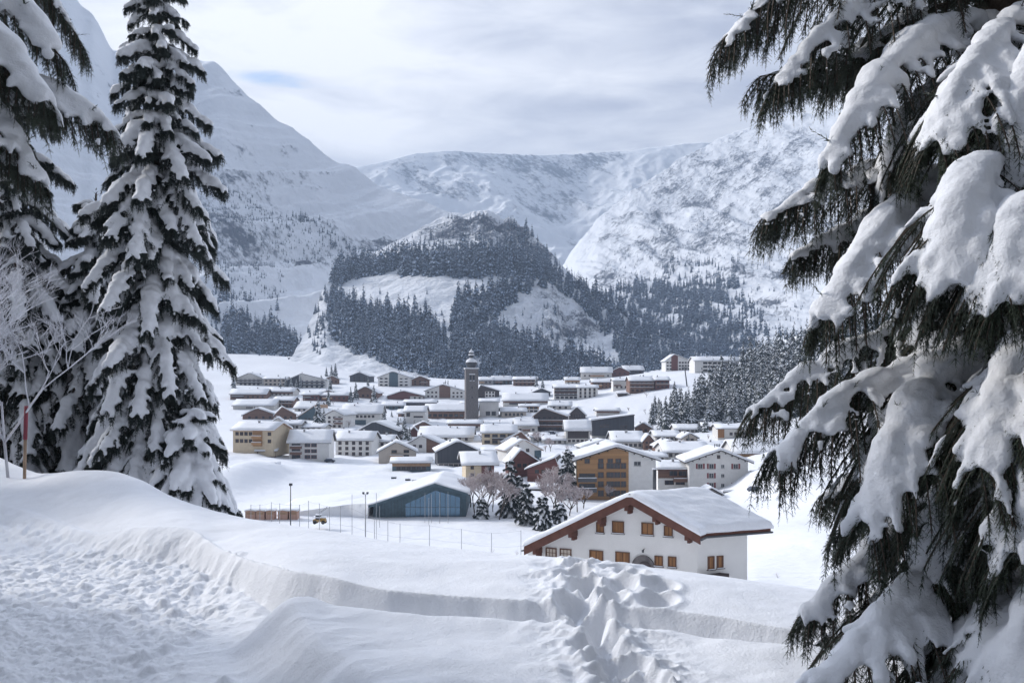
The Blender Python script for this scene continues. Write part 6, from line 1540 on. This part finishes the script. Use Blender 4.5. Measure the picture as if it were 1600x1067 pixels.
for i, (a, b_) in enumerate(((354, 362), (383, 398.5), (399.5, 413), (415.5, 428.5), (434, 449.5), (451.5, 464.5))):
    Y = 236; k = Y / F; r_ = place('market_hut', a, 808.5, Y, 0, ('narrow pinkish board hut half hidden by the branches of the young fir', 'pinkish board hut right of the little lone fir', 'second pinkish hut from the lone fir', 'third pinkish hut, last before the wider gap', 'fourth pinkish hut, just after the wider gap', 'last pinkish hut at the right end of the row, under the floodlight mast')[i], 'hut'); tag(r_, group='row of pinkish market huts')
    W_ = (b_ - a) * k; mb = MB(); mb.prism([(0, -1), (W_, -1), (W_, 1.45), (W_ / 2, 1.65), (0, 1.45)], 0, 2.4, 'y'); mb.build('wall', M['hut'], r_)
    mb = MB(); mb.prism([(-.15, 1.43), (W_ / 2, 1.66), (W_ + .15, 1.43), (W_ + .15, 1.52), (W_ / 2, 1.75), (-.15, 1.52)], -.3, 2.6, 'y'); rf = mb.build('roof', M['tan'], r_)
    mb = MB(); mb.prism([(-.15, 1.525), (W_ / 2, 1.755), (W_ + .15, 1.525), (W_ + .1, 1.9), (W_ / 2, 2.15), (-.1, 1.9)], -.3, 2.6, 'y'); mb.build('roof_snow', M['snow_roof'], rf, bevel=.1)
    mb = MB(); mb.box(.2, W_ - .2, -.04, -.003, .75, 1.3); mb.build('serving_hatch', M['tan'], r_)
mc = place('loader', 500, 818, 222, -5, 'small yellow loader with a snowy lattice boom parked on the white field', 'loader')
mb = MB(); mb.box(-1.5, 1.3, -.6, .8, .45, 1.0); mb.box(.2, 1.2, -.55, .75, 1.0, 1.35); mb.build('body', M['yellow'], mc, bevel=.06)
mb = MB(); mb.box(-.9, .1, -.55, .75, 1.02, 1.9); mb.build('cab', M['glass'], mc, bevel=.05)
mb = MB(); mb.box(-1.6, 1.45, -.7, .9, 1.36, 1.6); mb.box(-1, .2, -.65, .85, 1.91, 2.15); mb.build('snow_cap', M['snow_roof'], mc, bevel=.08)
for x in (-1.0, .9):
    for y in (-.7, .8):
        mb = MB(); mb.tube([(x, y - .12, .4), (x, y + .12, .4)], .42, 14); w0 = mb.build('wheel', M['rubber'], mc)
mb = MB()
for z in (0, .3): mb.tube([(-.6, .1, 1.9 + z), (1.7, .1, 3.6 + z)], .05, 5)
for i in range(6): mb.tube([(-.6 + i * .4, .1, 1.9 + i * .296), (-.4 + i * .4, .1, 2.35 + i * .296)], .03, 4)
mb.build('boom', M['galv'], mc)
for i, (px, py, Y, lab) in enumerate(((862, 678, 470, 'snow-covered dark car parked below the dark timber chalet'), (872, 684, 455, 'second dark car parked nearer, right of the first, by the timber chalet'), (408, 822, 205, 'low dark snowmobile trailer left on the white field'), (1180, 768, 290, 'snowed-in car beside the small brown balcony annex'), (1010, 728, 395, 'car under snow between the larch-clad block and the white annex'), (612, 716, 430, 'car parked behind the low pink-striped barn'), (515, 722, 408, 'dark car at the right corner of the white house with reddish windows'), (806, 700, 440, 'car parked in front of the cream hotel'), (925, 712, 400, 'car half buried in front of the dark timber cube house'))):
    Y = y_for(px, py, 150, 700); c = P3(px, py, Y)
    r_ = empty('parked_car' if i != 2 else 'trailer', c, .4); tag(r_, lab, 'car' if i != 2 else 'trailer')
    mb = MB(); mb.prism([(-2.1, .35), (2.1, .35), (2.15, .8), (1.3, .95), (.8, 1.4), (-1.2, 1.45), (-1.9, 1.0), (-2.15, .8)] if i != 2 else [(-1.4, .3), (1.4, .3), (1.6, .62), (-1.5, .6)], -.85, .85, 'y'); mb.build('body', M['carpaint'], r_, bevel=.08)
    if i != 2: mb = MB(); mb.prism([(.75, 1.41), (-1.15, 1.46), (-1.1, 1.8), (.7, 1.75)], -.8, .8, 'y'); mb.build('snow_cap', M['snow_roof'], r_, bevel=.1)
    else: mb = MB(); mb.prism([(-1.4, .61), (1.5, .63), (1.3, .85), (-1.3, .85)], -.8, .8, 'y'); mb.build('snow_cap', M['snow_roof'], r_, bevel=.08)
    for x in ((-1.3, 1.3) if i != 2 else (0,)):
        for y in (-.86, .86): mb = MB(); mb.tube([(x, y - .1, .34), (x, y + .1, .34)], .34, 12); mb.build('wheel', M['rubber'], r_)
# small box hut, hedge twigs on the right-hand slope, ski-lift pylon
sh = place('snowy_hutch', 1283, 894, 118, 8, 'tiny dark hutch with a snow cap on the bright slope right of the chalet', 'hutch')
mb = MB(); mb.box(-.45, .45, 0, .8, -.3, .65); mb.build('wall', M['darkwood'], sh); mb = MB(); mb.box(-.55, .55, -.12, .9, .655, 1.0); mb.build('snow_cap', M['snow_roof'], sh, bevel=.12)
for (px, base, hh, lab) in ((1215, 903, 16, 'twiggy shrub poking out of the bright slope right of the chalet'), (848, 866, 0, ''), (768, 872, 26, 'thin leafless sapling in the snow left of the chalet eave'), (741, 868, 9, 'short twig tuft in the snow below the fence'), (808, 872, 18, 'small frosted shrub beneath the left eave of the chalet')):
    if hh: Y = y_for(px, base, 60, 300); bare_tree(int(px), P3(px, base, Y), hh * Y / F, .9, lab, r0=.02, levels=3, name='shrub', cat='shrub')
py_ = place('lift_pylon', 1074, 605, 690, 0, 'leaning grey ski-lift pylon on the slope under the hillside hotels', 'pylon')
k = 690 / F; mb = MB(); mb.tube([(0, 0, -1), (-4 * k, 0, 30 * k)], [.5, .35], 8); mb.build('mast', M['metal'], py_); mb = MB(); mb.box(-4 * k - 2, -4 * k + 2, -.3, .3, 30 * k, 30 * k + .5); mb.build('crossarm', M['metal'], py_)
# twigs poking through at the far left bank
# unseen firs added left, behind and right, to shade path and near fir
g = random.Random(31); out = []
while len(out) < 260:
    x = g.uniform(-46, 34); y = g.uniform(-34, 44)
    if y > 1 and -.70 < x / y < .80: continue
    if -8.5 < x < 6.5 and y > -7: continue
    if y > 26 and x > 0: continue
    zb_ = -2.3 if y < 16 else -2.3 - (y - 16) * .25
    out.append((Vector((x, y, zb_)), g.uniform(13, 17) if y < 1 else g.uniform(8, 11.5), None))
for (x, y, h_) in ((7.4, 5, 18), (6.4, 1.2, 17), (5.8, -3, 18), (2, -5.6, 19), (-2.6, -5.2, 18), (8.5, -2.5, 19), (-7.6, 1.5, 17), (-6.6, -2.6, 18), (-.5, -8, 20), (4.4, -7.5, 19)):  # closer unseen firs, added to darken the big right-hand fir
    out.append((Vector((x, y, -2.5)), h_, None))
forest('forest', out, [simple_fir(900 + i, 1.0, .17, 18, 9, .8) for i in range(4)], [M['needle_mid'], M['snow_tree'], M['bark']])
# ------------------------------------------------------------------ haze over the valley
hz = MB(); hz.box(-2700, 2900, -70, 5300, -75, 1150)
hm = bpy.data.materials.new('haze'); hm.use_nodes = True
ht = NT(hm.node_tree); ht.n.clear()
pv = ht.new('ShaderNodeVolumePrincipled', ins={'Color': (0.58, 0.74, 1.0, 1), 'Density': HAZE, 'Anisotropy': 0.2})
ht.new('ShaderNodeOutputMaterial', ins={'Volume': pv.outputs[0]})
tag(hz.build('haze', hm), kind='stuff')
